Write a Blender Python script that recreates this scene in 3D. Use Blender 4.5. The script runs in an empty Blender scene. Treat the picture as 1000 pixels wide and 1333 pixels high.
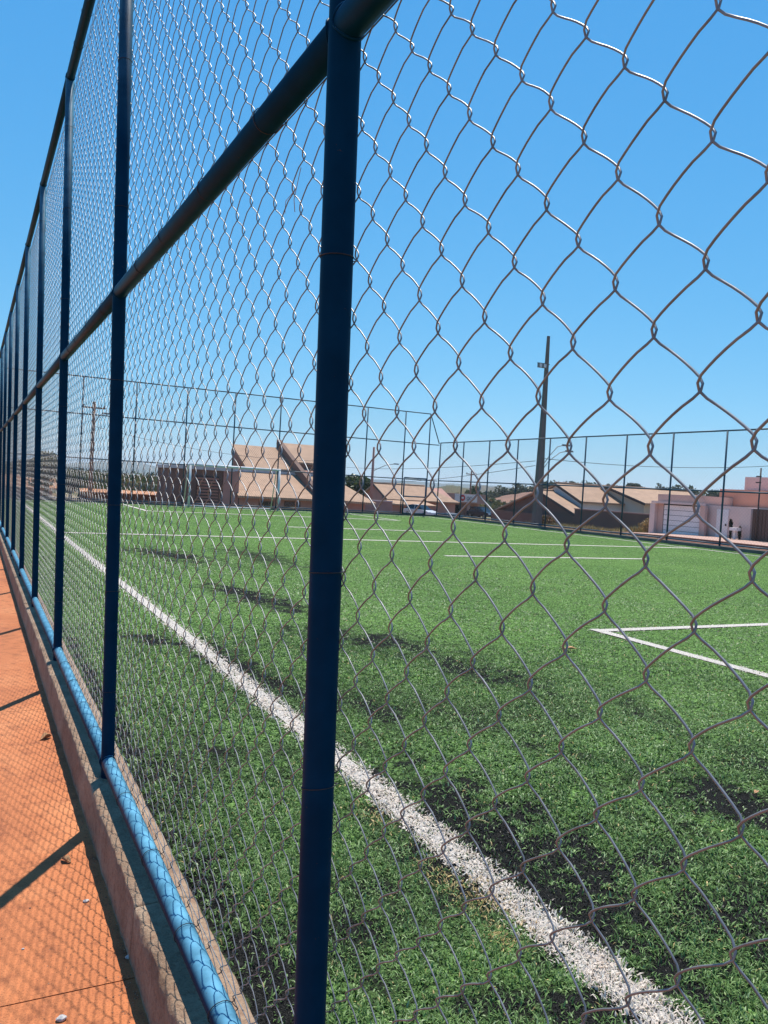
import bpy, bmesh, math, random
import numpy as np
from mathutils import Vector, Matrix

sc = bpy.context.scene
col = sc.collection
random.seed(7)
rng = np.random.default_rng(11)

# ------------------------------------------------------------------ camera
FPX = 1051.0; CX, CY = 500.0, 666.5
CAM = np.array([0.0, 0.0, 1.55])
_v1 = np.array([-35 - CX, 603 - CY, FPX]); _v2 = np.array([2555 - CX, 755 - CY, FPX])
_Y = _v1 / np.linalg.norm(_v1)
_Z = np.cross(_v2, _v1); _Z /= np.linalg.norm(_Z)
if _Z[1] > 0: _Z = -_Z
_X = np.cross(_Y, _Z)
RW = np.stack([_X, _Y, _Z])                      # world = RW @ camera(x right, y down, z forward)
cam_data = bpy.data.cameras.new('camera')
cam_data.sensor_fit = 'VERTICAL'; cam_data.sensor_height = 36.0
cam_data.lens = 36.0 * FPX / 1333.0
cam_data.clip_start = 0.05; cam_data.clip_end = 20000
cam = bpy.data.objects.new('camera', cam_data); col.objects.link(cam)
M = Matrix.Identity(4)
for i in range(3):
    M[i][0] = RW[i, 0]; M[i][1] = -RW[i, 1]; M[i][2] = -RW[i, 2]; M[i][3] = CAM[i]
cam.matrix_world = M
sc.camera = cam

# ------------------------------------------------------------------ light
SUN = Vector((0.25, 0.39, 1.0)).normalized()
elev = math.asin(SUN.z); azim = math.atan2(SUN.x, SUN.y)
world = bpy.data.worlds.new('World'); sc.world = world; world.use_nodes = True
wn = world.node_tree.nodes; wl = world.node_tree.links
sky = wn.new('ShaderNodeTexSky'); sky.sky_type = 'NISHITA'; sky.sun_disc = False
sky.sun_elevation = elev; sky.sun_rotation = azim
sky.altitude = 0; sky.air_density = 1.0; sky.dust_density = 0.0; sky.ozone_density = 0.4
# one even colour grade of the whole sky dome (per-channel gain and contrast)
_sep = wn.new('ShaderNodeSeparateColor'); _com = wn.new('ShaderNodeCombineColor'); wl.new(sky.outputs[0], _sep.inputs[0])
for _i, (_k, _p) in enumerate(((0.58, 1.12), (0.81, 0.60), (1.06, 0.33))):
    _a = wn.new('ShaderNodeMath'); _a.operation = 'MULTIPLY'; _a.inputs[1].default_value = 0.1; wl.new(_sep.outputs[_i], _a.inputs[0])
    _b = wn.new('ShaderNodeMath'); _b.operation = 'POWER'; _b.inputs[1].default_value = _p; wl.new(_a.outputs[0], _b.inputs[0])
    _c = wn.new('ShaderNodeMath'); _c.operation = 'MULTIPLY'; _c.inputs[1].default_value = 10.0 * _k; wl.new(_b.outputs[0], _c.inputs[0])
    wl.new(_c.outputs[0], _com.inputs[_i])
wl.new(_com.outputs[0], wn['Background'].inputs[0]); wn['Background'].inputs[1].default_value = 0.069
sun_d = bpy.data.lights.new('sun', 'SUN'); sun_d.energy = 5.0; sun_d.angle = math.radians(0.53); sun_d.color = (1.0, 0.95, 0.87)
sun = bpy.data.objects.new('sun', sun_d); col.objects.link(sun)
sun.rotation_euler = (-SUN).to_track_quat('-Z', 'Y').to_euler()
sc.view_settings.view_transform = 'Standard'; sc.view_settings.look = 'None'
sc.view_settings.exposure = 0.5; sc.view_settings.gamma = 1.0

# ------------------------------------------------------------------ pixel helpers (direction only, distance from planes)
def ray(x, y): return RW @ np.array([x - CX, y - CY, FPX])
def onX(x, y, X): d = ray(x, y); return CAM + d * ((X - CAM[0]) / d[0])
def onY(x, y, Y): d = ray(x, y); return CAM + d * ((Y - CAM[1]) / d[1])
def onZ(x, y, Z): d = ray(x, y); return CAM + d * ((Z - CAM[2]) / d[2])

# ------------------------------------------------------------------ materials
def new_mat(name):
    m = bpy.data.materials.new(name); m.use_nodes = True
    return m, m.node_tree.nodes, m.node_tree.links, m.node_tree.nodes['Principled BSDF']
def ramp(n, stops):
    r = n.new('ShaderNodeValToRGB')
    e = r.color_ramp.elements
    while len(e) < len(stops): e.new(0.5)
    for k, (p, c) in enumerate(stops):
        e[k].position = p; e[k].color = (c[0], c[1], c[2], 1)
    return r
def noise(n, l, scale, detail=4, rough=0.55, coord='Object', dist=0.0, vec=None):
    t = n.new('ShaderNodeTexNoise'); t.inputs['Scale'].default_value = scale
    t.inputs['Detail'].default_value = detail; t.inputs['Roughness'].default_value = rough
    t.inputs['Distortion'].default_value = dist
    if vec is None:
        tc = n.new('ShaderNodeTexCoord'); l.new(tc.outputs[coord], t.inputs['Vector'])
    else: l.new(vec, t.inputs['Vector'])
    return t
def mixc(n, l, fac, a, b, mode='MIX'):
    m = n.new('ShaderNodeMix'); m.data_type = 'RGBA'; m.blend_type = mode
    for s, v in ((0, fac), (6, a), (7, b)):
        if hasattr(v, 'is_linked') or hasattr(v, 'links'): l.new(v, m.inputs[s])
        elif s == 0: m.inputs[0].default_value = v
        else: m.inputs[s].default_value = (v[0], v[1], v[2], 1)
    return m.outputs[2]
def bump(n, l, b, height, strength=0.3, dist=0.01):
    k = n.new('ShaderNodeBump'); k.inputs['Strength'].default_value = strength; k.inputs['Distance'].default_value = dist
    l.new(height, k.inputs['Height']); l.new(k.outputs[0], b.inputs['Normal'])
def mat(name, c, rough=0.6, metal=0.0, var=0.25, scale=6.0, bscale=None, bstr=0.25, bdist=0.01, c2=None, spec=0.5, coord='Object'):
    m, n, l, b = new_mat(name)
    t = noise(n, l, scale, 5, coord=coord)
    d = c2 if c2 else tuple(x * (1 - var) for x in c)
    u = tuple(min(1, x * (1 + var * 0.5)) for x in c)
    r = ramp(n, [(0.3, d), (0.55, c), (0.75, u)]); l.new(t.outputs['Fac'], r.inputs[0])
    l.new(r.outputs[0], b.inputs['Base Color'])
    b.inputs['Roughness'].default_value = rough; b.inputs['Metallic'].default_value = metal
    b.inputs['Specular IOR Level'].default_value = spec
    if bscale:
        t2 = noise(n, l, bscale, 6, 0.65, coord=coord); bump(n, l, b, t2.outputs['Fac'], bstr, bdist)
    return m

# painted steel tube: blue enamel, upward faces paler, from dust and a sunlit tone painted in
def m_blue(name, c=(0.0018, 0.029, 0.066)):
    m, n, l, b = new_mat(name)
    t = noise(n, l, 9, 6, 0.6); t2 = noise(n, l, 60, 5, 0.7)
    r = ramp(n, [(0.35, tuple(x * 0.8 for x in c)), (0.6, c), (0.8, tuple(x * 1.25 for x in c))]); l.new(t.outputs['Fac'], r.inputs[0])
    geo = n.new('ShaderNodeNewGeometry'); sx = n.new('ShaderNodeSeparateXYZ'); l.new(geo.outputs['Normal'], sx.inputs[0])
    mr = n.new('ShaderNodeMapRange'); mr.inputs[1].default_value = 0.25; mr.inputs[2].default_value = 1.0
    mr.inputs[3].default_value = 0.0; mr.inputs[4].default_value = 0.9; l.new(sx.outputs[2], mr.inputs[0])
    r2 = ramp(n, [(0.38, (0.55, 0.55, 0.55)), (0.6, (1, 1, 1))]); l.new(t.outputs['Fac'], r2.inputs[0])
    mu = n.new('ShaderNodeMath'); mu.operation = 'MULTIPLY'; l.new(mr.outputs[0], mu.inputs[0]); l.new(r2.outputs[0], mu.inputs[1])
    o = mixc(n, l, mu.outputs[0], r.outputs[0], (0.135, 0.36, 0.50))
    rr = ramp(n, [(0.69, (0, 0, 0)), (0.72, (1, 1, 1))]); l.new(t2.outputs['Fac'], rr.inputs[0])
    o2 = mixc(n, l, rr.outputs[0], o, (0.075, 0.04, 0.028))
    l.new(o2, b.inputs['Base Color']); b.inputs['Roughness'].default_value = 0.45; b.inputs['Specular IOR Level'].default_value = 0.03
    bump(n, l, b, t2.outputs['Fac'], 0.08, 0.002)
    return m

MAT = {}
MAT['blue'] = m_blue('blue_enamel')
MAT['teal'] = mat('weathered_blue_enamel', (0.008, 0.05, 0.085), 0.5, 0, 0.2, 5)
MAT['wire'] = mat('galvanised_wire', (0.235, 0.235, 0.24), 0.45, 0.45, 0.35, 25, 300, 0.12, 0.001)
MAT['tie'] = mat('rusty_tie_wire', (0.05, 0.045, 0.05), 0.7, 0.5, 0.4, 40)

def m_walk():
    m, n, l, b = new_mat('terracotta_concrete')
    t1 = noise(n, l, 1.3, 6, 0.6); t2 = noise(n, l, 11, 6, 0.65); t3 = noise(n, l, 140, 4, 0.7); t4 = noise(n, l, 330, 3, 0.6)
    r1 = ramp(n, [(0.3, (0.36, 0.108, 0.035)), (0.5, (0.49, 0.156, 0.05)), (0.7, (0.58, 0.215, 0.08))]); l.new(t1.outputs['Fac'], r1.inputs[0])
    r2 = ramp(n, [(0.32, (0.55, 0.5, 0.47)), (0.5, (1, 1, 1)), (0.75, (1.0, 1.0, 1.0))]); l.new(t2.outputs['Fac'], r2.inputs[0])
    o = mixc(n, l, 0.8, r1.outputs[0], r2.outputs[0], 'MULTIPLY')
    r3 = ramp(n, [(0.34, (0.42, 0.34, 0.3)), (0.5, (1, 1, 1))]); l.new(t3.outputs['Fac'], r3.inputs[0])
    o = mixc(n, l, 0.75, o, r3.outputs[0], 'MULTIPLY')
    r4 = ramp(n, [(0.66, (0, 0, 0)), (0.72, (1, 1, 1))]); l.new(t4.outputs['Fac'], r4.inputs[0])
    o = mixc(n, l, r4.outputs[0], o, (0.62, 0.36, 0.22))
    l.new(o, b.inputs['Base Color']); b.inputs['Roughness'].default_value = 0.88
    ad = n.new('ShaderNodeMath'); ad.operation = 'ADD'; l.new(t3.outputs['Fac'], ad.inputs[0]); l.new(t2.outputs['Fac'], ad.inputs[1])
    bump(n, l, b, ad.outputs[0], 0.5, 0.006)
    return m
MAT['walk'] = m_walk()

def m_kerb():
    m, n, l, b = new_mat('rough_kerb_concrete')
    t1 = noise(n, l, 3.0, 6, 0.6); t3 = noise(n, l, 90, 5, 0.7); t4 = noise(n, l, 30, 5, 0.6)
    r1 = ramp(n, [(0.3, (0.22, 0.13, 0.075)), (0.5, (0.34, 0.22, 0.138)), (0.7, (0.44, 0.315, 0.21))]); l.new(t1.outputs['Fac'], r1.inputs[0])
    r3 = ramp(n, [(0.3, (0.5, 0.48, 0.46)), (0.55, (1, 1, 1))]); l.new(t3.outputs['Fac'], r3.inputs[0])
    o = mixc(n, l, 0.7, r1.outputs[0], r3.outputs[0], 'MULTIPLY')
    r4 = ramp(n, [(0.35, (0.45, 0.17, 0.08)), (0.5, (1, 1, 1))]); l.new(t4.outputs['Fac'], r4.inputs[0])
    o = mixc(n, l, 0.35, o, r4.outputs[0], 'MULTIPLY')
    l.new(o, b.inputs['Base Color']); b.inputs['Roughness'].default_value = 0.92
    ad = n.new('ShaderNodeMath'); ad.operation = 'ADD'; l.new(t3.outputs['Fac'], ad.inputs[0]); l.new(t4.outputs['Fac'], ad.inputs[1])
    bump(n, l, b, ad.outputs[0], 0.8, 0.012)
    return m
MAT['kerb'] = m_kerb()
MAT['kerb_far'] = mat('kerb_far', (0.16, 0.13, 0.11), 0.9, 0, 0.3, 2)

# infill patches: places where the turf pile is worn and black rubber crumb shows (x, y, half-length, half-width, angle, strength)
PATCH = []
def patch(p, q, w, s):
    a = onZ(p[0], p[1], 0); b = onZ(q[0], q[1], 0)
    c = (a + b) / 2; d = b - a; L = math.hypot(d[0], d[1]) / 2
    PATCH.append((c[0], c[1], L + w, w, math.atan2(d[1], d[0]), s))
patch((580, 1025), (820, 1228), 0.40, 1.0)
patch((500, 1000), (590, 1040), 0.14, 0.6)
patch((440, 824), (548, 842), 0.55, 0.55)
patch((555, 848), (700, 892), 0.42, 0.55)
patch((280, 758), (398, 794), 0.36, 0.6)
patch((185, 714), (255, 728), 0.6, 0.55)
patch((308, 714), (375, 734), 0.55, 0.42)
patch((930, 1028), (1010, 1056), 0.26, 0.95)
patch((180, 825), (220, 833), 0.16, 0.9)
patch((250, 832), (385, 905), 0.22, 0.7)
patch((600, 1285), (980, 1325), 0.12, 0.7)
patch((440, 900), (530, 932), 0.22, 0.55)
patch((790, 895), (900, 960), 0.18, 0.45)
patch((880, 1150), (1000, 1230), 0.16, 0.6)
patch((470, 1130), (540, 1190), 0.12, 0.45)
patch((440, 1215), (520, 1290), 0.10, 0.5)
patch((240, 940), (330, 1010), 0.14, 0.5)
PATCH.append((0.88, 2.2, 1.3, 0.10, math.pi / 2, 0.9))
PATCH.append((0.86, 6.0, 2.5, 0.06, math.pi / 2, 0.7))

def vnoise(x, y, s, seed=0):
    """smooth value noise, numpy"""
    x = np.asarray(x) * s; y = np.asarray(y) * s
    xi = np.floor(x).astype(np.int64); yi = np.floor(y).astype(np.int64); fx = x - xi; fy = y - yi
    fx = fx * fx * (3 - 2 * fx); fy = fy * fy * (3 - 2 * fy)
    def h(a, b):
        v = (a * 374761393 + b * 668265263 + seed * 982451653) & 0x7fffffff
        v = ((v ^ (v >> 13)) * 1274126177) & 0x7fffffff
        return ((v ^ (v >> 16)) & 0xffff) / 65535.0
    return (h(xi, yi) * (1 - fx) + h(xi + 1, yi) * fx) * (1 - fy) + (h(xi, yi + 1) * (1 - fx) + h(xi + 1, yi + 1) * fx) * fy

def m_turf():
    m, n, l, b = new_mat('turf_base')
    tc = n.new('ShaderNodeTexCoord')
    t1 = noise(n, l, 0.35, 5, 0.6); t2 = noise(n, l, 55, 4, 0.7); t5 = noise(n, l, 260, 3, 0.6); t3 = noise(n, l, 5, 5, 0.6)
    g = ramp(n, [(0.38, (0.004, 0.006, 0.004)), (0.48, (0.05, 0.095, 0.024)), (0.58, (0.16, 0.29, 0.085)), (0.75, (0.31, 0.46, 0.18))]); l.new(t2.outputs['Fac'], g.inputs[0])
    r1 = ramp(n, [(0.3, (0.82, 0.85, 0.8)), (0.7, (1.1, 1.08, 1.0))]); l.new(t1.outputs['Fac'], r1.inputs[0])
    o = mixc(n, l, 1.0, g.outputs[0], r1.outputs[0], 'MULTIPLY')
    # rubber patches as vertex attribute
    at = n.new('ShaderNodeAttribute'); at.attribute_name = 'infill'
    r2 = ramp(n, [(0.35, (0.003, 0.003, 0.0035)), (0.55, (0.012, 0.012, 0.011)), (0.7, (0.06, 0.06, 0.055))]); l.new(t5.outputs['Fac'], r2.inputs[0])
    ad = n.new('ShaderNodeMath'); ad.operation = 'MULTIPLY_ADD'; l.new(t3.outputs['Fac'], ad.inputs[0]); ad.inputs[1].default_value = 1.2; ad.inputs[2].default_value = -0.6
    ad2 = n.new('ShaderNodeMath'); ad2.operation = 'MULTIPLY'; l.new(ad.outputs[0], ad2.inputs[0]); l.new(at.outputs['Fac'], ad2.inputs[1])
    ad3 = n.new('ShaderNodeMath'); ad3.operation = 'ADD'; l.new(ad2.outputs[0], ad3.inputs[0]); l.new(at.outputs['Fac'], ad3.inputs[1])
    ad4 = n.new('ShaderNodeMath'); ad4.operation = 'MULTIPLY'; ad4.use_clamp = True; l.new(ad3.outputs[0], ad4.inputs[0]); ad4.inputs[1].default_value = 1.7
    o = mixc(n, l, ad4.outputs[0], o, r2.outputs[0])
    l.new(o, b.inputs['Base Color']); b.inputs['Roughness'].default_value = 0.9; b.inputs['Specular IOR Level'].default_value = 0.03
    bump(n, l, b, t2.outputs['Fac'], 0.6, 0.02)
    return m
MAT['turf'] = m_turf()

def m_blade(name, spec=0.35, trans=0.25):
    m, n, l, b = new_mat(name)
    at = n.new('ShaderNodeAttribute'); at.attribute_name = 'Col'
    l.new(at.outputs['Color'], b.inputs['Base Color']); b.inputs['Roughness'].default_value = 0.45
    b.inputs['Specular IOR Level'].default_value = spec
    tr = n.new('ShaderNodeBsdfTranslucent'); l.new(at.outputs['Color'], tr.inputs[0])
    mx = n.new('ShaderNodeMixShader'); mx.inputs[0].default_value = trans
    l.new(b.outputs[0], mx.inputs[1]); l.new(tr.outputs[0], mx.inputs[2])
    l.new(mx.outputs[0], n['Material Output'].inputs[0])
    return m
MAT['blade'] = m_blade('turf_fibre', 0.18, 0.25)
MAT['white_blade'] = m_blade('white_turf_fibre', 0.3, 0.32)
MAT['leafage'] = m_blade('foliage', 0.3, 0.3)
MAT['white_line'] = mat('white_fibre_base', (0.68, 0.61, 0.54), 0.9, 0, 0.3, 90, 160, 0.9, 0.02, c2=(0.12, 0.12, 0.10))

def m_earth():
    m, n, l, b = new_mat('red_earth_and_dry_grass')
    t1 = noise(n, l, 0.05, 6, 0.6); t2 = noise(n, l, 0.8, 6, 0.65)
    r1 = ramp(n, [(0.35, (0.27, 0.11, 0.055)), (0.5, (0.24, 0.15, 0.07)), (0.62, (0.17, 0.15, 0.06)), (0.75, (0.1, 0.11, 0.04))]); l.new(t1.outputs['Fac'], r1.inputs[0])
    r2 = ramp(n, [(0.3, (0.65, 0.65, 0.65)), (0.6, (1, 1, 1))]); l.new(t2.outputs['Fac'], r2.inputs[0])
    l.new(mixc(n, l, 0.8, r1.outputs[0], r2.outputs[0], 'MULTIPLY'), b.inputs['Base Color']); b.inputs['Roughness'].default_value = 0.95
    bump(n, l, b, t2.outputs['Fac'], 0.5, 0.1)
    return m
MAT['earth'] = m_earth()
MAT['road'] = mat('dusty_asphalt', (0.13, 0.085, 0.065), 0.9, 0, 0.3, 0.8)
MAT['pavement'] = mat('pink_concrete', (0.42, 0.26, 0.2), 0.9, 0, 0.2, 1.5)
MAT['road_kerb'] = mat('red_stained_kerb', (0.33, 0.13, 0.08), 0.9, 0, 0.25, 2)
def m_tile(name, c, axis):
    m, n, l, b = new_mat(name)
    t = noise(n, l, 1.2, 6, 0.65); t2 = noise(n, l, 9, 4, 0.6)
    r = ramp(n, [(0.3, tuple(x * 0.78 for x in c)), (0.55, c), (0.75, tuple(min(1, x * 1.15) for x in c))]); l.new(t.outputs['Fac'], r.inputs[0])
    r2 = ramp(n, [(0.35, (0.8, 0.77, 0.74)), (0.6, (1, 1, 1))]); l.new(t2.outputs['Fac'], r2.inputs[0])
    l.new(mixc(n, l, 0.8, r.outputs[0], r2.outputs[0], 'MULTIPLY'), b.inputs['Base Color'])
    tc = n.new('ShaderNodeTexCoord')
    w = n.new('ShaderNodeTexWave'); w.bands_direction = axis; w.inputs['Scale'].default_value = 1.5; w.inputs['Distortion'].default_value = 0.3
    l.new(tc.outputs['Object'], w.inputs['Vector'])
    b.inputs['Roughness'].default_value = 0.85
    lk = b.inputs['Base Color'].links[0].from_socket; rw = ramp(n, [(0.1, (0.72, 0.68, 0.66)), (0.5, (1, 1, 1))]); l.new(w.outputs['Fac'], rw.inputs[0])
    l.new(mixc(n, l, 0.8, lk, rw.outputs[0], 'MULTIPLY'), b.inputs['Base Color'])
    bump(n, l, b, w.outputs['Fac'], 0.6, 0.06)
    return m
MAT['tile_x'] = m_tile('clay_roof_tiles', (0.44, 0.275, 0.175), 'X')
MAT['tile_orange'] = m_tile('orange_roof_tiles', (0.55, 0.26, 0.13), 'X')
MAT['salmon'] = mat('salmon_plaster', (0.60, 0.38, 0.31), 0.9, 0, 0.14, 0.7, 20, 0.2, 0.01)
MAT['salmon_pale'] = mat('pale_salmon_plaster', (0.72, 0.53, 0.46), 0.9, 0, 0.12, 0.7, 20, 0.2, 0.01)
MAT['coral'] = mat('coral_plaster', (0.6, 0.27, 0.18), 0.9, 0, 0.12, 0.7)
MAT['brown_wall'] = mat('dark_brown_plaster', (0.15, 0.085, 0.062), 0.9, 0, 0.22, 0.6, 14, 0.25, 0.02)
MAT['terracotta_wall'] = mat('terracotta_plaster', (0.30, 0.145, 0.1), 0.9, 0, 0.2, 0.7)
MAT['rose_wall'] = mat('rose_plaster', (0.42, 0.22, 0.17), 0.9, 0, 0.16, 0.7)
MAT['white_wall'] = mat('white_plaster', (0.72, 0.70, 0.68), 0.9, 0, 0.1, 0.7)
MAT['cream_wall'] = mat('cream_plaster', (0.56, 0.47, 0.36), 0.9, 0, 0.12, 0.7)
MAT['fascia'] = mat('grey_fascia', (0.5, 0.49, 0.48), 0.7, 0, 0.15, 2)
MAT['dark_trim'] = mat('dark_trim', (0.05, 0.035, 0.03), 0.7, 0, 0.2, 2)
MAT['door_white'] = mat('white_door_paint', (0.8, 0.72, 0.68), 0.6, 0, 0.1, 1.2)
MAT['glass'] = mat('dark_glass', (0.015, 0.018, 0.02), 0.12, 0, 0.2, 2)
MAT['concrete'] = mat('pole_concrete', (0.16, 0.135, 0.12), 0.9, 0, 0.22, 1.6, 30, 0.2, 0.01)
MAT['wood_pole'] = mat('brown_pole', (0.26, 0.14, 0.095), 0.9, 0, 0.25, 3)
MAT['goal_white'] = mat('white_goal_paint', (0.72, 0.68, 0.66), 0.5, 0, 0.15, 3)
MAT['black_cable'] = mat('cable', (0.03, 0.03, 0.032), 0.7, 0, 0.2, 3)
MAT['lamp_metal'] = mat('lamp_metal', (0.2, 0.2, 0.2), 0.5, 0.4, 0.2, 6)
MAT['lens'] = mat('lamp_lens', (0.6, 0.62, 0.64), 0.2, 0, 0.1, 6)
MAT['bark'] = mat('bark', (0.14, 0.095, 0.065), 0.95, 0, 0.35, 6, 20, 0.5, 0.03)
MAT['hill_near'] = mat('scrub_hillside', (0.10, 0.075, 0.035), 0.95, 0, 0.4, 0.03, c2=(0.045, 0.055, 0.025))
MAT['hill_red'] = mat('red_ploughed_hillside', (0.2, 0.095, 0.055), 0.95, 0, 0.35, 0.03)
MAT['hill_mid'] = mat('wooded_brown_hills', (0.085, 0.065, 0.035), 0.95, 0, 0.4, 0.012, c2=(0.03, 0.04, 0.018))
MAT['hill_far'] = mat('far_wooded_hills', (0.055, 0.07, 0.045), 0.95, 0, 0.3, 0.002)
MAT['leaf_dry'] = mat('dry_leaf', (0.42, 0.22, 0.1), 0.8, 0, 0.35, 40, 120, 0.4, 0.002)
MAT['pebble'] = mat('pale_pebble', (0.5, 0.47, 0.44), 0.9, 0, 0.3, 60)
MAT['car_black'] = mat('dark_blue_car_paint', (0.012, 0.02, 0.035), 0.2, 0, 0.2, 3)
MAT['car_white'] = mat('white_car_paint', (0.55, 0.55, 0.55), 0.25, 0, 0.05, 3)
MAT['car_silver'] = mat('silver_car_paint', (0.33, 0.35, 0.38), 0.3, 0.3, 0.05, 3)
MAT['rubber'] = mat('tyre_rubber', (0.02, 0.02, 0.02), 0.85, 0, 0.2, 20)
MAT['red_sign'] = mat('red_sign_paint', (0.5, 0.03, 0.035), 0.6, 0, 0.1, 3)
MAT['sign_white'] = mat('white_sign_panel', (0.7, 0.62, 0.58), 0.6, 0, 0.06, 1)
MAT['sign_grey'] = mat('grey_sign_lettering', (0.22, 0.2, 0.2), 0.6, 0, 0.1, 3)

# ------------------------------------------------------------------ mesh helpers
class MB:
    def __init__(s): s.v = []; s.f = []
    def box(s, x0, x1, y0, y1, z0, z1):
        b = len(s.v)
        s.v += [(x0, y0, z0), (x1, y0, z0), (x1, y1, z0), (x0, y1, z0), (x0, y0, z1), (x1, y0, z1), (x1, y1, z1), (x0, y1, z1)]
        s.f += [tuple(b + i for i in q) for q in ((0, 3, 2, 1), (4, 5, 6, 7), (0, 1, 5, 4), (1, 2, 6, 5), (2, 3, 7, 6), (3, 0, 4, 7))]
        return s
    def tube(s, pts, r, seg=10, cap=True):
        pts = [Vector(p) for p in pts]; n = len(pts); b = len(s.v)
        rs = r if isinstance(r, (list, tuple)) else [r] * n
        up = None
        for i, p in enumerate(pts):
            d = (pts[min(i + 1, n - 1)] - pts[max(i - 1, 0)]).normalized()
            if up is None:
                a = Vector((0, 0, 1)) if abs(d.z) < 0.9 else Vector((1, 0, 0)); up = (a - d * a.dot(d)).normalized()
            else: up = (up - d * up.dot(d)).normalized()
            w = d.cross(up)
            for k in range(seg):
                t = 2 * math.pi * k / seg
                s.v.append(tuple(p + (up * math.cos(t) + w * math.sin(t)) * rs[i]))
        for i in range(n - 1):
            for k in range(seg):
                k2 = (k + 1) % seg
                s.f.append((b + i * seg + k, b + i * seg + k2, b + (i + 1) * seg + k2, b + (i + 1) * seg + k))
        if cap:
            s.f.append(tuple(b + k for k in reversed(range(seg)))); s.f.append(tuple(b + (n - 1) * seg + k for k in range(seg)))
        return s
    def prism(s, poly, off):
        """extrude a planar polygon by a vector"""
        n = len(poly); b = len(s.v); o = Vector(off)
        s.v += [tuple(p) for p in poly] + [tuple(Vector(p) + o) for p in poly]
        s.f.append(tuple(b + i for i in reversed(range(n)))); s.f.append(tuple(b + n + i for i in range(n)))
        for i in range(n):
            j = (i + 1) % n; s.f.append((b + i, b + j, b + n + j, b + n + i))
        return s
    def slab(s, quad, t):
        """a slab whose TOP face is quad, thickness t downwards"""
        return s.prism([Vector(p) - Vector((0, 0, t)) for p in quad], (0, 0, t))
    def mesh(s, name, m, smooth=False):
        me = bpy.data.meshes.new(name); me.from_pydata([tuple(map(float, v)) for v in s.v], [], s.f)
        bm = bmesh.new(); bm.from_mesh(me); bmesh.ops.recalc_face_normals(bm, faces=bm.faces); bm.to_mesh(me); bm.free()
        me.materials.append(MAT[m] if isinstance(m, str) else m)
        if smooth: me.polygons.foreach_set('use_smooth', [True] * len(me.polygons))
        return me
    def build(s, name, m, parent=None, smooth=False):
        return link(name, s.mesh(name, m, smooth), parent)
def link(name, data, parent=None):
    o = bpy.data.objects.new(name, data); col.objects.link(o)
    if parent is not None: o.parent = parent
    return o
def tag(o, label=None, cat=None, group=None, kind=None):
    for k, v in (('label', label), ('category', cat), ('group', group), ('kind', kind)):
        if v: o[k] = v
    return o
def thing(name, label, cat, loc=(0, 0, 0), rz=0, group=None):
    o = link(name, None); o.location = loc; o.rotation_euler = (0, 0, rz); return tag(o, label, cat, group)
def struct(o): o['kind'] = 'structure'; return o
def copy_tree(o, parent=None):
    c = o.copy(); col.objects.link(c); c.parent = parent
    for ch in o.children: copy_tree(ch, c)
    return c
def mesh_np(name, V, F, m, smooth=False, colr=None):
    """V (n,3); F list of (k,4) or (k,3) int arrays"""
    me = bpy.data.meshes.new(name)
    nl = sum(a.size for a in F); nf = sum(len(a) for a in F)
    me.vertices.add(len(V)); me.vertices.foreach_set('co', np.ascontiguousarray(V, dtype=np.float32).ravel())
    me.loops.add(nl); me.loops.foreach_set('vertex_index', np.concatenate([a.ravel() for a in F]).astype(np.int32))
    tot = np.concatenate([np.full(len(a), a.shape[1]) for a in F]).astype(np.int32)
    st = np.concatenate([[0], np.cumsum(tot)[:-1]]).astype(np.int32)
    me.polygons.add(nf); me.polygons.foreach_set('loop_start', st)
    try: me.polygons.foreach_set('loop_total', tot)
    except Exception: pass
    if smooth: me.polygons.foreach_set('use_smooth', np.ones(nf, dtype=bool))
    if colr is not None:
        ca = me.attributes.new('Col', 'FLOAT_COLOR', 'POINT')
        c4 = np.ones((len(V), 4), dtype=np.float32); c4[:, :3] = colr; ca.data.foreach_set('color', c4.ravel())
    me.update(calc_edges=True); me.validate()
    me.materials.append(MAT[m] if isinstance(m, str) else m)
    return me

# ------------------------------------------------------------------ ground
PX0, PX1, PY0, PY1 = 0.79, 24.9, -3.0, 41.9       # turf area
def sstep(a, b, x): t = np.clip((x - a) / (b - a), 0, 1); return t * t * (3 - 2 * t)
def gz(x, y):
    dx = np.maximum(np.maximum(-3.0 - x, x - 25.6), 0); dy = np.maximum(y - 42.6, 0)
    d = np.hypot(dx, dy)
    return -0.25 - (0.45 + 1.0 * sstep(38, 66, y)) * sstep(0.5, 14, d) - 0.02 * np.maximum(d - 60, 0) * 0.1
def gzs(x, y): return float(gz(np.float64(x), np.float64(y)))
g = np.concatenate([-np.geomspace(4000, 30, 22), np.linspace(-24, 110, 120), np.geomspace(125, 6000, 24)])
gx_, gy_ = np.meshgrid(g, g, indexing='ij')
gzv = gz(gx_, gy_)
n = len(g); V = np.stack([gx_.ravel(), gy_.ravel(), gzv.ravel()], 1)
ii, jj = np.meshgrid(np.arange(n - 1), np.arange(n - 1), indexing='ij'); a = (ii * n + jj).ravel()
ground = link('ground', mesh_np('ground', V, [np.stack([a, a + n, a + n + 1, a + 1], 1)], 'earth', True)); struct(ground)

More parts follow.
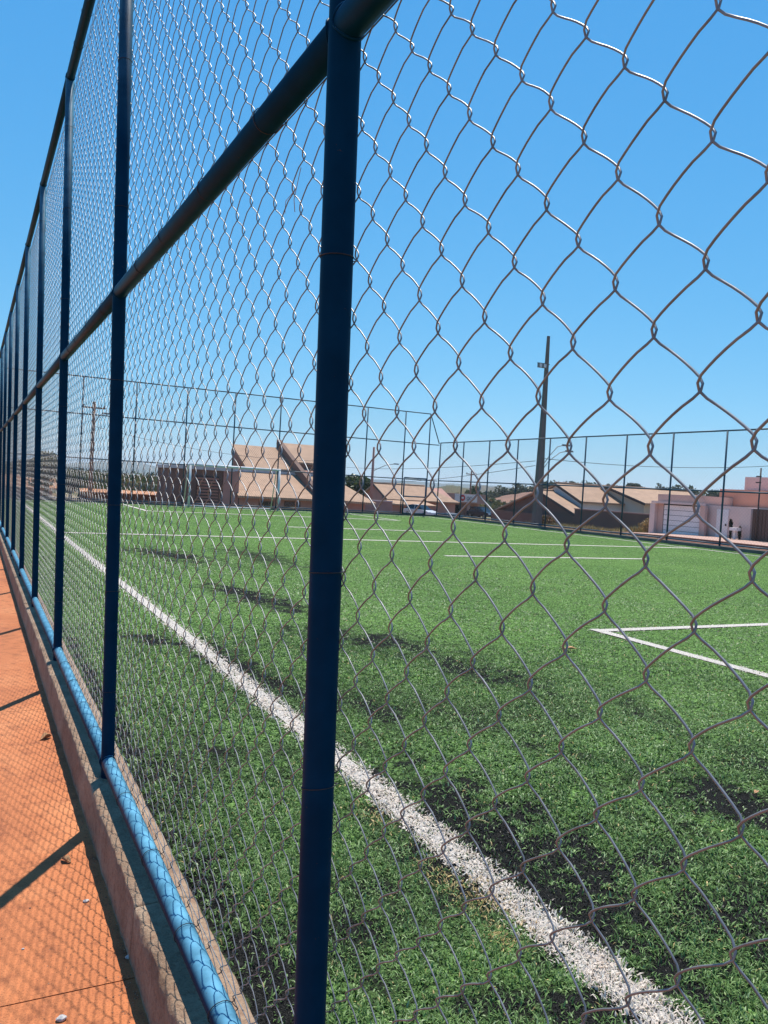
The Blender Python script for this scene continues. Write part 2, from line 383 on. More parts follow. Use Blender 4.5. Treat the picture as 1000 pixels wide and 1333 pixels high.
# pitch base sheet with rubber attribute
xs = np.concatenate([np.arange(PX0, 7, 0.06), np.arange(7, PX1 + 0.01, 0.3)]); ys = np.concatenate([np.arange(PY0, 1.0, 0.3), np.arange(1.0, 12, 0.06), np.arange(12, PY1, 0.2)])
xs[-1] = PX1; ys[-1] = PY1
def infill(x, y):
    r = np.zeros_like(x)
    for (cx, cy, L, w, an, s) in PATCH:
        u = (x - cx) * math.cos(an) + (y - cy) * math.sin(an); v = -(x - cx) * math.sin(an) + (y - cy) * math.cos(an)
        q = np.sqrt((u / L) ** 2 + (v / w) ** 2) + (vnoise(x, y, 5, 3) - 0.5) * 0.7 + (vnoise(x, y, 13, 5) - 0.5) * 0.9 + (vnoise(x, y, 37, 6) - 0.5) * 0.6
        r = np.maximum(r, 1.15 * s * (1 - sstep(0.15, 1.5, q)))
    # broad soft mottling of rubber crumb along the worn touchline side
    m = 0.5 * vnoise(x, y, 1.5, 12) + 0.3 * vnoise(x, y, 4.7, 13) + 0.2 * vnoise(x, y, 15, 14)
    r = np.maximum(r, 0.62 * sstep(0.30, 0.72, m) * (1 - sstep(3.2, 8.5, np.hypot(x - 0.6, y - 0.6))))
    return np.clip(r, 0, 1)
GX, GY = np.meshgrid(xs, ys, indexing='ij'); nx, ny = len(xs), len(ys)
V = np.stack([GX.ravel(), GY.ravel(), np.full(GX.size, -0.03) + 0.008 * (vnoise(GX.ravel(), GY.ravel(), 1.3) - 0.5)], 1)
ii, jj = np.meshgrid(np.arange(nx - 1), np.arange(ny - 1), indexing='ij'); a = (ii * ny + jj).ravel()
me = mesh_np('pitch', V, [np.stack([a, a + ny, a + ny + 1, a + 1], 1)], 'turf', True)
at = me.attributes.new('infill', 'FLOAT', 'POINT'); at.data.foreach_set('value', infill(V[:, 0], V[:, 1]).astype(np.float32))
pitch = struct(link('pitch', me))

# walkway of terracotta concrete slabs beside the fence
WZ = -0.2
walk = struct(link('walkway', None)); walk.location = (0, 0, 0)
jy = [-8.0, -4.1, -0.6, 2.80, 6.25, 9.7, 13.2, 16.7, 20.2, 23.7, 27.2, 30.7, 34.2, 37.7, 41.2, 44.7]
for xa, xb in ((-3.2, -1.35), (-1.35, 0.573)):
    for y0, y1 in zip(jy[:-1], jy[1:]):
        MB().box(xa + 0.002, xb - 0.002, y0 + 0.003, y1 - 0.003, WZ - 0.09, WZ).build('slab', 'walk', walk)
MB().box(-3.2, 0.573, -8, 44.7, WZ - 0.14, WZ - 0.025).build('slab_bed', 'road_kerb', walk)

# kerb under the near fence, cast in lengths, rough edges
kerb = struct(link('kerb', None))
KX0, KX1 = 0.575, 0.80
ky = [-4.0, -0.55, 2.9, 6.42, 9.9, 13.4, 16.9, 20.4, 23.9, 27.4, 30.9, 34.4, 37.9, 42.4]
for bi, (y0, y1) in enumerate(zip(ky[:-1], ky[1:])):
    step = 0.02 if y1 < 11 else 0.12
    yy = np.arange(y0 + 0.004, y1 - 0.004, step); yy[-1] = y1 - 0.004
    prof = [(KX0 - 0.010, -0.3), (KX0 - 0.006, -0.14), (KX0 - 0.001, -0.05), (KX0 + 0.0015, -0.007), (KX0 + 0.007, 0.0), (KX0 + 0.06, 0.001), (0.69, 0.001), (KX1 - 0.04, 0.0), (KX1 - 0.012, -0.006), (KX1, -0.03), (KX1, -0.3)]
    P = len(prof); V = np.zeros((len(yy), P, 3))
    for k, (px, pz) in enumerate(prof):
        amp = 0.007 if 1 <= k <= 4 or k in (8, 9) else 0.003
        nz = vnoise(yy, yy * 0 + k * 3.1, 22, 9) - 0.5; nz2 = vnoise(yy, yy * 0 + k * 1.7, 5, 4) - 0.5
        V[:, k, 0] = px + amp * (nz + nz2); V[:, k, 1] = yy; V[:, k, 2] = pz + (amp * 0.5 * (nz2 - nz) if k not in (0, P - 1) else 0)
    m_ = len(yy); i_, k_ = np.meshgrid(np.arange(m_ - 1), np.arange(P - 1), indexing='ij'); a = (i_ * P + k_).ravel()
    caps = [np.arange(P)[None, :], (np.arange(P)[::-1] + (m_ - 1) * P)[None, :]]
    link('kerb_block', mesh_np('kerb_block', V.reshape(-1, 3), [np.stack([a, a + P, a + P + 1, a + 1], 1)] + caps, 'kerb'), kerb)

# far kerbs under the far fences
fk = struct(link('far_kerb', None))
MB().box(24.9, 25.2, -3, 42.0, -0.4, 0.09).build('kerb_block', 'kerb_far', fk)
MB().box(0.81, 25.2, 42.003, 42.25, -0.4, 0.07).build('kerb_block', 'kerb_far', fk)

# ------------------------------------------------------------------ turf fibres
def blade_mesh(P, H, W, colr, lay=(0.35, 1.2), seed=1, segs=2):
    r = np.random.default_rng(seed); n = len(P)
    ph = r.uniform(0, 2 * np.pi, n); l1 = r.uniform(lay[0], lay[1], n); l2 = l1 + r.uniform(0.1, 0.9, n)
    d = np.stack([np.cos(ph), np.sin(ph), np.zeros(n)], 1); tw = r.uniform(-0.7, 0.7, n)
    s = np.stack([-np.sin(ph + tw), np.cos(ph + tw), np.zeros(n)], 1)
    h = H[:, None]; w = W[:, None] * 0.5
    z = np.array([0, 0, 1.0])
    b = P
    mid = b + d * (np.sin(l1)[:, None] * h * 0.55) + z * (np.cos(l1)[:, None] * h * 0.55)
    tip = mid + d * (np.sin(l2)[:, None] * h * 0.45) + z * (np.cos(l2)[:, None] * h * 0.45)
    if segs == 2:
        V = np.stack([b - s * w * 0.8, b + s * w * 0.8, mid + s * w, mid - s * w, tip], 1).reshape(-1, 3)
        i = np.arange(n) * 5
        F = [np.stack([i, i + 1, i + 2, i + 3], 1), np.stack([i + 3, i + 2, i + 4], 1)]; k = 5
    else:
        V = np.stack([b - s * w, b + s * w, tip], 1).reshape(-1, 3); i = np.arange(n) * 3
        F = [np.stack([i, i + 1, i + 2], 1)]; k = 3
    return V, F, np.repeat(colr, k, 0), k

# painted/sewn lines: (x0, y0, x1, y1, width)
LINES = [(1.94, -2.5, 1.94, 40.6, 0.20), (23.75, -2.5, 23.75, 40.6, 0.18), (1.94, 21.3, 23.75, 21.3, 0.24),
         (10.4, 16.75, 16.8, 16.75, 0.22), (10.0, 26.6, 16.0, 26.6, 0.26),
         (6.80, -2.5, 6.80, 7.45, 0.18), (6.80, 7.42, 18.6, 7.42, 0.18), (18.6, -2.5, 18.6, 7.42, 0.15),
         (6.6, 34.8, 18.6, 34.8, 0.28), (6.6, 34.8, 6.6, 40.6, 0.18), (18.6, 34.8, 18.6, 40.6, 0.18), (1.94, 40.6, 23.75, 40.6, 0.18)]
def in_line(x, y, grow=0.0):
    r = np.zeros(x.shape, bool)
    for (x0, y0, x1, y1, w) in LINES:
        h = w / 2 + grow
        r |= (x > min(x0, x1) - h) & (x < max(x0, x1) + h) & (y > min(y0, y1) - h) & (y < max(y0, y1) + h)
    return r

PAL = np.array([[0.024, 0.046, 0.014], [0.062, 0.120, 0.033], [0.132, 0.232, 0.068], [0.235, 0.355, 0.12], [0.41, 0.50, 0.27]])
def grass_zone(n, dmin, dmax, hgt, wid, seed, tuft=5):
    """scatter tufts in the ring dmin..dmax from the walkway viewpoint, over the pitch"""
    r = np.random.default_rng(seed)
    nt = n // tuft
    th = r.uniform(math.radians(-8), math.radians(78), nt)               # angle from +Y toward +X
    rad = np.sqrt(r.uniform(dmin ** 2, dmax ** 2, nt)) * r.uniform(0.84, 1.19, nt)
    x = rad * np.sin(th); y = rad * np.cos(th)
    ok = (x > PX0 + 0.02) & (x < PX1) & (y > 0.2) & (y < PY1)
    x, y = x[ok], y[ok]
    x = np.repeat(x, tuft) + r.normal(0, wid * 1.6, len(x) * tuft); y = np.repeat(y, tuft) + r.normal(0, wid * 1.6, len(y) * tuft)
    inf = infill(x, y)
    keep = (r.uniform(0, 1, len(x)) > np.minimum(inf * 0.70, 0.60) * np.where(in_line(x, y), 0.3, 1.0)) & (x > PX0 + 0.01)
    return x[keep], y[keep]
GV, GF4, GF3, GC, off = [], [], [], [], 0
WV, WF4, WF3, WC, woff = [], [], [], [], 0
zones = [(300000, 0.8, 3.8, 0.025, 0.0042, 21), (275000, 3.5, 7.8, 0.029, 0.0062, 22), (240000, 7.0, 16, 0.034, 0.012, 23), (190000, 13, 44, 0.033, 0.022, 24)]
for zi, (nn, d0, d1, hh, ww, sd) in enumerate(zones):
    x, y = grass_zone(nn, d0, d1, hh, ww, sd)
    r = np.random.default_rng(sd + 50)
    sg_ = (0.017, 0.014, 0.01, 0.01)[zi]; wl_ = in_line(x + r.normal(0, sg_, len(x)), y + r.normal(0, sg_, len(x)))
    for white in (False, True):
        xx, yy = x[wl_ == white], y[wl_ == white]; k = len(xx)
        if k == 0: continue
        P = np.stack([xx, yy, np.full(k, -0.032)], 1)
        H = hh * r.uniform(0.65, 1.35, k); W = ww * r.uniform(0.6, 1.4, k)
        if white:
            bse = np.array([0.90, 0.78, 0.67]); C = bse[None] * r.uniform(0.7, 1.06, (k, 1)); C = np.clip(C, 0, 0.88)
            W *= 1.25
            q_ = infill(xx, yy); dk = r.uniform(0, 1, k) < 0.10 + 0.32 * q_ + 0.3 * np.maximum(vnoise(xx, yy, 14, 71) - 0.55, 0)
            C[dk] = np.where(r.uniform(0, 1, (dk.sum(), 1)) < 0.5, np.array([[0.012, 0.012, 0.011]]), np.array([[0.06, 0.12, 0.03]])); H[dk] *= 0.8
            st = (r.uniform(0, 1, k) < 0.5 * np.exp(-(((xx - 1.84) / 0.08) ** 2 + ((yy - 2.55) / 0.2) ** 2))) & ~dk; C[st] = np.array([0.62, 0.46, 0.26])
        else:
            t = r.beta(2.0, 2.4, k) + 0.20 * (vnoise(xx, yy, 0.9, 31) - 0.5) + 0.2 * (vnoise(xx, yy, 6, 32) - 0.5)
            t = np.clip(t, 0, 0.999) * 4; i0 = t.astype(int); C = PAL[i0] * (1 - (t - i0))[:, None] + PAL[np.minimum(i0 + 1, 4)] * (t - i0)[:, None]
            # a few sun-bleached straw fibres, more of them in two small worn spots by the line
            sx = 0.012 + 0.85 * np.exp(-(((xx - 1.79) / 0.07) ** 2 + ((yy - 2.62) / 0.2) ** 2)) + 0.4 * np.exp(-(((xx - 1.78) / 0.06) ** 2 + ((yy - 3.42) / 0.15) ** 2)) + 0.5 * np.exp(-(((xx - 1.74) / 0.05) ** 2 + ((yy - 2.28) / 0.08) ** 2))
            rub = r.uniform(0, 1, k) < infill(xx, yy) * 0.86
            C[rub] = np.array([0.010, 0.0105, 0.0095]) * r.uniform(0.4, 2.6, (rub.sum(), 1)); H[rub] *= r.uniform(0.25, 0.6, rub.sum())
            st = r.uniform(0, 1, k) < sx * (~rub); C[st] = np.array([0.58, 0.43, 0.19]) * r.uniform(0.6, 1.2, (st.sum(), 1))
        V, F, CC, kk = blade_mesh(P, H, W, C, seed=sd + 7 + white, segs=2 if zi < 2 else 1, lay=((0.25, 1.15), (0.4, 1.25), (0.7, 1.35), (0.8, 1.4))[zi])
        if white:
            WV.append(V); WC.append(CC)
            for f in F: (WF4 if f.shape[1] == 4 else WF3).append(f + woff)
            woff += len(V)
        else:
            GV.append(V); GC.append(CC)
            for f in F: (GF4 if f.shape[1] == 4 else GF3).append(f + off)
            off += len(V)
grass = link('artificial_grass', mesh_np('artificial_grass', np.concatenate(GV), [np.concatenate(GF4), np.concatenate(GF3)], 'blade', False, np.concatenate(GC)))
tag(grass, 'short green artificial grass fibres covering the football pitch', 'grass', kind='stuff')
# line sheets and white fibres
for li, (x0, y0, x1, y1, w) in enumerate(LINES):
    h = w / 2 - (0.045 if li == 0 else 0.015)
    zz = -0.0245 + 0.0006 * li
    lo = MB()
    xa, xb, ya, yb = min(x0, x1) - h, max(x0, x1) + h, min(y0, y1) - h, max(y0, y1) + h
    lo.v = [(xa, ya, zz), (xb, ya, zz), (xb, yb, zz), (xa, yb, zz)]; lo.f = [(0, 1, 2, 3)]
    struct(lo.build('pitch_marking', 'white_line'))
lf = link('line_grass', mesh_np('line_grass', np.concatenate(WV), [np.concatenate(WF4), np.concatenate(WF3)], 'white_blade', False, np.concatenate(WC)))
tag(lf, 'white artificial grass fibres forming the pitch lines', 'grass', kind='stuff')

# ------------------------------------------------------------------ near chain link fence
LEAN = 0.0225
FX = 0.668
fence = thing('chain_link_fence', 'tall blue tube fence with galvanised chain link on the kerb beside the orange walkway', 'fence', (FX, 0, 0))
fence.rotation_euler = (0, -LEAN, 0)
PR = 0.0325
posts = [1.486 + 2.73 * k for k in range(-2, 15)]
ZM, ZT, ZB = 2.438, 4.62, 0.080
pm = MB().tube([(0, 0, -0.05), (0, 0, ZB + 0.02), (0, 0, 2.4), (0, 0, ZT)], PR, 20).mesh('post', 'blue', True)
tie = MB()
for z in (0.45, 0.92, 1.37, 2.05, 2.9, 3.6, 4.2):
    z += random.uniform(-0.06, 0.06); tl = random.uniform(-0.008, 0.008)
    tie.tube([((PR + 0.0016) * math.cos(t) + (0.010 if math.cos(t) > 0.95 else 0), (PR + 0.0016) * math.sin(t), z + tl * math.sin(t)) for t in np.linspace(0, 2 * math.pi, 17)], 0.0012, 5)
tie_me = tie.mesh('tie_wire', 'tie', True)
for y in posts:
    p = link('post', pm, fence); p.location = (0, y, 0); p.rotation_euler = (0, 0, random.uniform(0, 6))
    if y < 12:
        t = link('tie_wire', tie_me, fence); t.location = (0, y, random.uniform(-0.05, 0.05) if y > 3 else 0); t['kind'] = 'stuff'
for y0, y1 in zip(posts[:-1], posts[1:]):
    for nm, z, rr in (('bottom_rail', ZB, 0.035), ('middle_rail', ZM, 0.0325), ('top_rail', ZT, 0.0325)):
        if nm == 'bottom_rail': a_, b_ = y0 + PR + 0.004, y1 - PR - 0.001
        else: a_, b_ = y0 + 0.004, y1 - 0.004
        e = 0.008
        MB().tube([(0, a_, z), (0, a_ + e * 0.4, z), (0, a_ + e, z), (0, (a_ + b_) / 2, z - 0.003), (0, b_ - e, z), (0, b_, z)], [rr * 0.75, rr * 0.93, rr, rr, rr, rr * 0.93], 20).build(nm, 'blue', fence, True)
for y in posts:
    if y > 13: continue
    wb = MB()
    for z, rr in ((ZM, 0.0325), (ZT, 0.0325), (ZB, 0.036)):
        for sg in (-1, 1):
            wb.tube([((rr + 0.001) * math.cos(t), y + sg * (PR * math.sqrt(max(0.05, 1 - (0.92 * math.cos(t)) ** 2)) + 0.002), z + (rr + 0.001) * math.sin(t)) for t in np.linspace(0, 2 * math.pi, 25)], [0.0028 + 0.0012 * math.sin(7 * q + y) for q in range(25)], 6)
    o = wb.build('weld_bead', 'blue', fence, True); o['kind'] = 'stuff'
for y0, y1 in zip(posts[:4], posts[1:5]):
    rt = MB()
    for z, rr in ((ZM, 0.0325), (ZT, 0.0325), (ZB, 0.036)):
        for k in range(1, 5):
            yy_ = y0 + (y1 - y0) * (k + random.uniform(-0.15, 0.15)) / 5; tl = random.uniform(-0.01, 0.01)
            rt.tube([((rr + 0.0018) * math.cos(t) + (0.009 if math.cos(t) > 0.95 else 0), yy_ + tl * math.sin(t), z + (rr + 0.0018) * math.sin(t)) for t in np.linspace(0, 2 * math.pi, 17)], 0.0013, 5)
    o = rt.build('rail_tie', 'tie', fence, True); o['kind'] = 'stuff'
# chain link wires: vertical zig-zag spirals hooked into their neighbours
HW, HZ = 0.0673, 0.0634
Y_A, Z_A = 0.5956, 1.8017
MX = PR + 0.007                       # the mesh hangs on the pitch side of the tubes
WR = 0.00155
NZ0 = int(round((0.03 - Z_A) / HZ)); NZ1 = int(round((ZT - 0.02 - Z_A) / HZ))
DLT = 0.0090
def wire_path(i, npts, jit, depth=0.0058):
    """wire between node columns i and i+1 (column i, row j is a node when i + j is even)"""
    out = []
    ya, yb = Y_A + HW * i - DLT, Y_A + HW * (i + 1) + DLT
    for j in range(NZ0, NZ1):
        left = ((i + j) % 2 == 0)                   # at row j the wire is at column i, else at column i+1
        y0, y1 = (ya, yb) if left else (yb, ya)
        sgn = 1 if left else -1
        for q in range(npts):
            t = q / npts
            gcurve = 0.58 * t + 0.42 * t * t
            y = y0 + (y1 - y0) * gcurve; z = Z_A + HZ * (j + t)
            x = sgn * depth * min(1.0, 1.5 * math.sin(math.pi * t))
            out.append((x, y, z))
    P = np.array(out)
    for _ in range(2 if npts >= 8 else 1):
        if npts > 3: P[1:-1, 1] = 0.25 * P[:-2, 1] + 0.5 * P[1:-1, 1] + 0.25 * P[2:, 1]
    if jit:
        yy, zz = P[:, 1], P[:, 2]
        a1 = 0.017 * jit; a2 = 0.006 * jit
        P[:, 1] += a1 * (vnoise(yy + 50, zz + 50, 3.1, 41) - 0.5) + a2 * (vnoise(yy + 50, zz + 50, 11, 42) - 0.5)
        P[:, 2] += a1 * (vnoise(yy + 50, zz + 50, 3.3, 43) - 0.5) + a2 * (vnoise(yy + 50, zz + 50, 12, 44) - 0.5)
        P[:, 0] += 0.02 * jit * (vnoise(yy + 50, zz + 50, 1.7, 45) - 0.5)
    return P
def tube_np(P, r, seg):
    d = np.gradient(P, axis=0); d /= np.linalg.norm(d, axis=1)[:, None]
    up = np.tile(np.array([1.0, 0, 0]), (len(P), 1)); up -= d * (up * d).sum(1)[:, None]; up /= np.linalg.norm(up, axis=1)[:, None]
    w = np.cross(d, up); t = np.linspace(0, 2 * np.pi, seg, endpoint=False)
    V = P[:, None, :] + r * (np.cos(t)[None, :, None] * up[:, None, :] + np.sin(t)[None, :, None] * w[:, None, :])
    n = len(P); i, k = np.meshgrid(np.arange(n - 1), np.arange(seg), indexing='ij'); k2 = (k + 1) % seg
    F = np.stack([(i * seg + k).ravel(), (i * seg + k2).ravel(), ((i + 1) * seg + k2).ravel(), ((i + 1) * seg + k).ravel()], 1)
    return V.reshape(-1, 3), F
I0 = int(math.floor((-0.9 - Y_A) / HW)); N_UNIQ = 80; N_PART = 298
shared = {}
for q in range(N_PART):
    i = I0 + q
    if q < N_UNIQ:
        P = wire_path(i, 8, 1.0); P[:, 0] += MX
        V, F = tube_np(P, WR, 6)
        link('wire', mesh_np('wire', V, [F], 'wire', True), fence)
    else:
        key = (i % 2, q % 6, q > 180)
        if key not in shared:
            i_ref = 60 + (i % 2) + 2 * (q % 6)
            P = wire_path(i_ref, 8 if not key[2] else 5, 0.25); P[:, 1] -= HW * i_ref; P[:, 0] += MX
            V, F = tube_np(P, WR, 5 if not key[2] else 4)
            shared[key] = mesh_np('wire', V, [F], 'wire', True)
        o = link('wire', shared[key], fence); o.location = (random.uniform(-0.001, 0.001), HW * i + random.uniform(-0.0006, 0.0006), random.uniform(-0.0007, 0.0007))
VV, FF, o_ = [], [], 0
for i in range(I0 + N_PART, int((posts[-1] - Y_A) / HW)):
    P = wire_path(i, 3, 0.0); P[:, 0] += MX
    V, F = tube_np(P, WR, 3); VV.append(V); FF.append(F + o_); o_ += len(V)
wm = link('wire_mesh', mesh_np('wire_mesh', np.concatenate(VV), [np.concatenate(FF)], 'wire'), fence); wm['kind'] = 'stuff'
# selvedge tension wire along each rail
for z in (ZB + 0.03, ZM - 0.0, ZT - 0.05):
    MB().tube([(MX + 0.004, y, z + 0.002 * math.sin(y * 2.3)) for y in np.linspace(posts[0], posts[-1], 90)], 0.0016, 5).build('tension_wire', 'wire', fence, True)

# ------------------------------------------------------------------ far fences
def far_mesh(p0, p1, h0, z0=0.1):
    """straight crossing wires between two base points, height h0"""
    L = math.hypot(p1[0] - p0[0], p1[1] - p0[1]); ux, uy = (p1[0] - p0[0]) / L, (p1[1] - p0[1]) / L
    H = h0 - z0; VV = []; FF = []; b = 0; r = 0.0021
    for sgn in (1, -1):
        s = -H
        while s < L:
            a0, a1 = s, s + H; za, zb = (z0, h0) if sgn > 0 else (h0, z0)
            c0, c1 = max(a0, 0), min(a1, L)
            if c1 - c0 > 0.05:
                zc0 = za + (zb - za) * (c0 - a0) / H; zc1 = za + (zb - za) * (c1 - a0) / H
                for (c, z) in ((c0, zc0), (c1, zc1)):
                    for (dn, dz) in ((r, 0), (-r * 0.5, r), (-r * 0.5, -r)):
                        VV.append((p0[0] + ux * c - uy * dn + (-ux * 0), p0[1] + uy * c + ux * dn, z + dz))
                for k in range(3): FF.append((b + k, b + (k + 1) % 3, b + 3 + (k + 1) % 3, b + 3 + k))
                b += 6
            s += 0.14
    return np.array(VV), [np.array(FF)]
rf = thing('side_fence', 'low two-rail blue chain link fence along the far touchline in front of the street', 'fence', (25.05, 0, 0))
pr = MB().tube([(0, 0, -0.1), (0, 0, 4.42)], 0.036, 10).mesh('post', 'teal', True)
ry = [42.0 - 2.6 * k for k in range(0, 18)]
for y in ry: link('post', pr, rf).location = (0, y, 0)
for y1, y0 in zip(ry[:-1], ry[1:]):
    for nm, z in (('bottom_rail', 0.17), ('middle_rail', 2.14), ('top_rail', 4.42)):
        MB().tube([(0, y0 + 0.003, z), (0, y1 - 0.003, z)], 0.031, 8).build(nm, 'teal', rf, True)
V, F = far_mesh((0.035, ry[-1]), (0.035, 42.0), 4.42)
o = link('wire_mesh', mesh_np('wire_mesh', V, F, 'wire'), rf); o['kind'] = 'stuff'
bf = thing('end_fence', 'tall three-rail blue chain link fence behind the far goal', 'fence', (0, 42.1, 0))
bx_ = [0.9, 2.1, 4.66, 7.2, 9.75, 12.3, 14.86, 17.5, 20.13, 22.62, 24.3]
pb = MB().tube([(0, 0, -0.1), (0, 0, 6.1)], 0.036, 10).mesh('post', 'teal', True)
for x in bx_: link('post', pb, bf).location = (x, 0, 0)
for x0, x1 in zip(bx_[:-1], bx_[1:]):
    for nm, z in (('bottom_rail', 0.12), ('lower_rail', 2.12), ('upper_rail', 4.28), ('top_rail', 6.1)):
        if nm == 'bottom_rail' and x0 > 22.5: continue
        MB().tube([(x0 + 0.003, 0, z), (x1 - 0.003, 0, z)], 0.03, 8).build(nm, 'teal', bf, True)
MB().tube([(24.3, 0, 6.1), (24.98, -0.05, 4.36)], 0.03, 8).build('sloping_rail', 'teal', bf, True)
for z in (2.12, 4.28): MB().tube([(24.3, 0, z), (24.98, -0.05, z)], 0.028, 8).build('corner_rail', 'teal', bf, True)
V, F = far_mesh((0.9, -0.035), (24.3, -0.035), 6.1); V2, F2 = far_mesh((0.9, -0.035), (22.6, -0.035), 6.1)
o = link('wire_mesh', mesh_np('wire_mesh', V2, F2, 'wire'), bf); o['kind'] = 'stuff'
gt = thing('gate', 'blue framed wire gate in the end fence near the corner', 'gate', (22.7, 42.0, 0))
for nm, a_, b_ in (('stile', (0, 0, 0.05), (0, 0, 2.2)), ('stile', (1.5, 0, 0.05), (1.5, 0, 2.2)), ('gate_rail', (0, 0, 2.2), (1.5, 0, 2.2)), ('gate_rail', (0, 0, 0.1), (1.5, 0, 0.1)), ('gate_rail', (0, 0, 1.1), (1.5, 0, 1.1))):
    MB().tube([a_, b_], 0.045 if nm == 'stile' else 0.04, 8).build(nm, 'teal', gt, True)
V, F = far_mesh((0, 0.03), (1.5, 0.03), 2.2); o = link('wire_mesh', mesh_np('wire_mesh', V, F, 'wire'), gt); o['kind'] = 'stuff'

# ------------------------------------------------------------------ goal
gl = thing('goal', 'white tube football goal standing on the far end line', 'goal', (12.05, 40.5, 0))
for sx in (-1, 1):
    MB().tube([(sx * 2.35, 0, -0.03), (sx * 2.35, 0, 2.13)], 0.06, 12).build('goal_post', 'goal_white', gl, True)
    MB().tube([(sx * 2.35, 0.02, 2.10), (sx * 2.35, 0.5, 2.08), (sx * 2.35, 1.1, 0.02)], 0.03, 8).build('back_stay', 'goal_white', gl, True)
MB().tube([(-2.41, 0, 2.13), (2.41, 0, 2.13)], 0.06, 12).build('crossbar', 'goal_white', gl, True)
MB().tube([(-2.35, 1.1, 0.02), (2.35, 1.1, 0.02)], 0.03, 8).build('ground_bar', 'goal_white', gl, True)

# ------------------------------------------------------------------ poles and cables
def concrete_pole():
    t = thing('lighting_pole', 'tall tapered concrete pole with floodlights and street lamp arms behind the side fence', 'pole', (26.7, 34.4, 0))
    MB().prism([(-0.20, -0.17, -0.5), (0.20, -0.17, -0.5), (0.20, 0.17, -0.5), (-0.20, 0.17, -0.5)], (0, 0, 0.01))
    m = MB(); b = 0
    zs = [-0.5, 3, 6, 10.0]; ws = [0.225, 0.17, 0.12, 0.065]
    for z, w in zip(zs, ws):
        m.v += [(-w, -w * 0.8, z), (-w * 0.25, -w * 0.6, z), (w * 0.25, -w * 0.6, z), (w, -w * 0.8, z), (w, w * 0.8, z), (-w, w * 0.8, z)]
    for i in range(3):
        for k in range(6): k2 = (k + 1) % 6; m.f.append((i * 6 + k, i * 6 + k2, i * 6 + 6 + k2, i * 6 + 6 + k))
    m.f += [tuple(range(5, -1, -1)), tuple(range(18, 24))]
    m.build('shaft', 'concrete', t)
    MB().box(-0.62, 0.16, -0.05, 0.0, 8.50, 8.55).build('crossarm', 'lamp_metal', t)
    for x in (-0.55, -0.28):
        h = MB().box(x - 0.1, x + 0.1, -0.22, -0.06, 8.28, 8.49).build('floodlight', 'lamp_metal', t)
        MB().box(x - 0.08, x + 0.08, -0.235, -0.222, 8.30, 8.47).build('lens', 'lens', h)
    for z, ex, ez in ((3.2, 1.35, 4.35), (2.95, 1.6, 4.05)):
        a_ = MB().tube([(0.15, 0, z), (0.5, -0.05, z + 0.5), (1.0 * ex / 1.35, -0.08, ez - 0.1), (ex, -0.1, ez)], 0.022, 8).build('lamp_arm', 'lamp_metal', t, True)
        MB().box(ex - 0.02, ex + 0.42, -0.17, -0.03, ez - 0.03, ez + 0.06).build('lamp_head', 'lamp_metal', a_)
    return t
concrete_pole()
def util_pole(label, x, y, top, r, arm=None, m='wood_pole', cross=True):
    z0 = gzs(x, y); t = thing('utility_pole', label, 'pole', (x, y, z0), group='utility poles')
    H = top - z0
    MB().tube([(0, 0, -0.4), (0, 0, H * 0.5), (0, 0, H)], [r, r * 0.82, r * 0.65], 10).build('shaft', m, t, True)
    if cross:
        c = MB().box(-0.9, 0.9, -0.05, 0.05, H - 0.55, H - 0.43).build('crossarm', m, t)
        for xx in (-0.8, 0.0, 0.8): MB().tube([(xx, 0, H - 0.43), (xx, 0, H - 0.25)], 0.05, 8).build('insulator', 'lamp_metal', c, True)
    if arm:
        a_ = MB().tube([(0, 0, arm[2] - z0 - 1.0), (arm[0] * 0.6, arm[1] * 0.6, arm[2] - z0 - 0.2), (arm[0], arm[1], arm[2] - z0)], 0.04, 8).build('lamp_arm', 'lamp_metal', t, True)
        MB().box(arm[0] - 0.05, arm[0] + 0.55, arm[1] - 0.12, arm[1] + 0.12, arm[2] - z0 - 0.05, arm[2] - z0 + 0.08).build('lamp_head', 'lamp_metal', a_)
    return t
q = onY(123, 523, 70); util_pole('brown utility pole with a lamp standing beyond the end fence by the low tiled wall', q[0], 70, q[2], 0.19, (0.7, -0.1, q[2] - 0.9))
q = onY(487, 582, 86); util_pole('slim rose coloured pole with long street lamp arm among the tiled houses', q[0], 86, q[2], 0.2, (2.7, -0.3, onY(511, 604, 86)[2]), 'rose_wall', False)
q = onY(614, 613, 100); util_pole('short utility pole with crossarm beside the shop sign', q[0], 100, q[2], 0.16, None, 'wood_pole', True)
def cable(label, p, q, sag):
    pts = [Vector(p).lerp(Vector(q), t) - Vector((0, 0, sag * 4 * t * (1 - t))) for t in np.linspace(0, 1, 24)]
    tag(MB().tube(pts, 0.016, 5).build('overhead_cable', 'black_cable', None, True), label, 'cable', 'overhead cables')
pa = (26.7, 34.4); 
cable('upper overhead cable strung left from the concrete pole towards the street lamp', onX(697, 600, 26.8), onY(430, 606, 84), 0.4)
cable('lower overhead cable strung left from the concrete pole towards the tiled houses', onX(697, 606, 26.8), onY(440, 626, 84), 0.5)
cable('overhead cable strung right from the concrete pole over the garage house', onX(709, 597, 26.8), onX(1040, 604, 46), 0.35)
cable('thin overhead cable crossing above the big tiled house', onY(123, 555, 70), onY(410, 600, 70), 0.6)

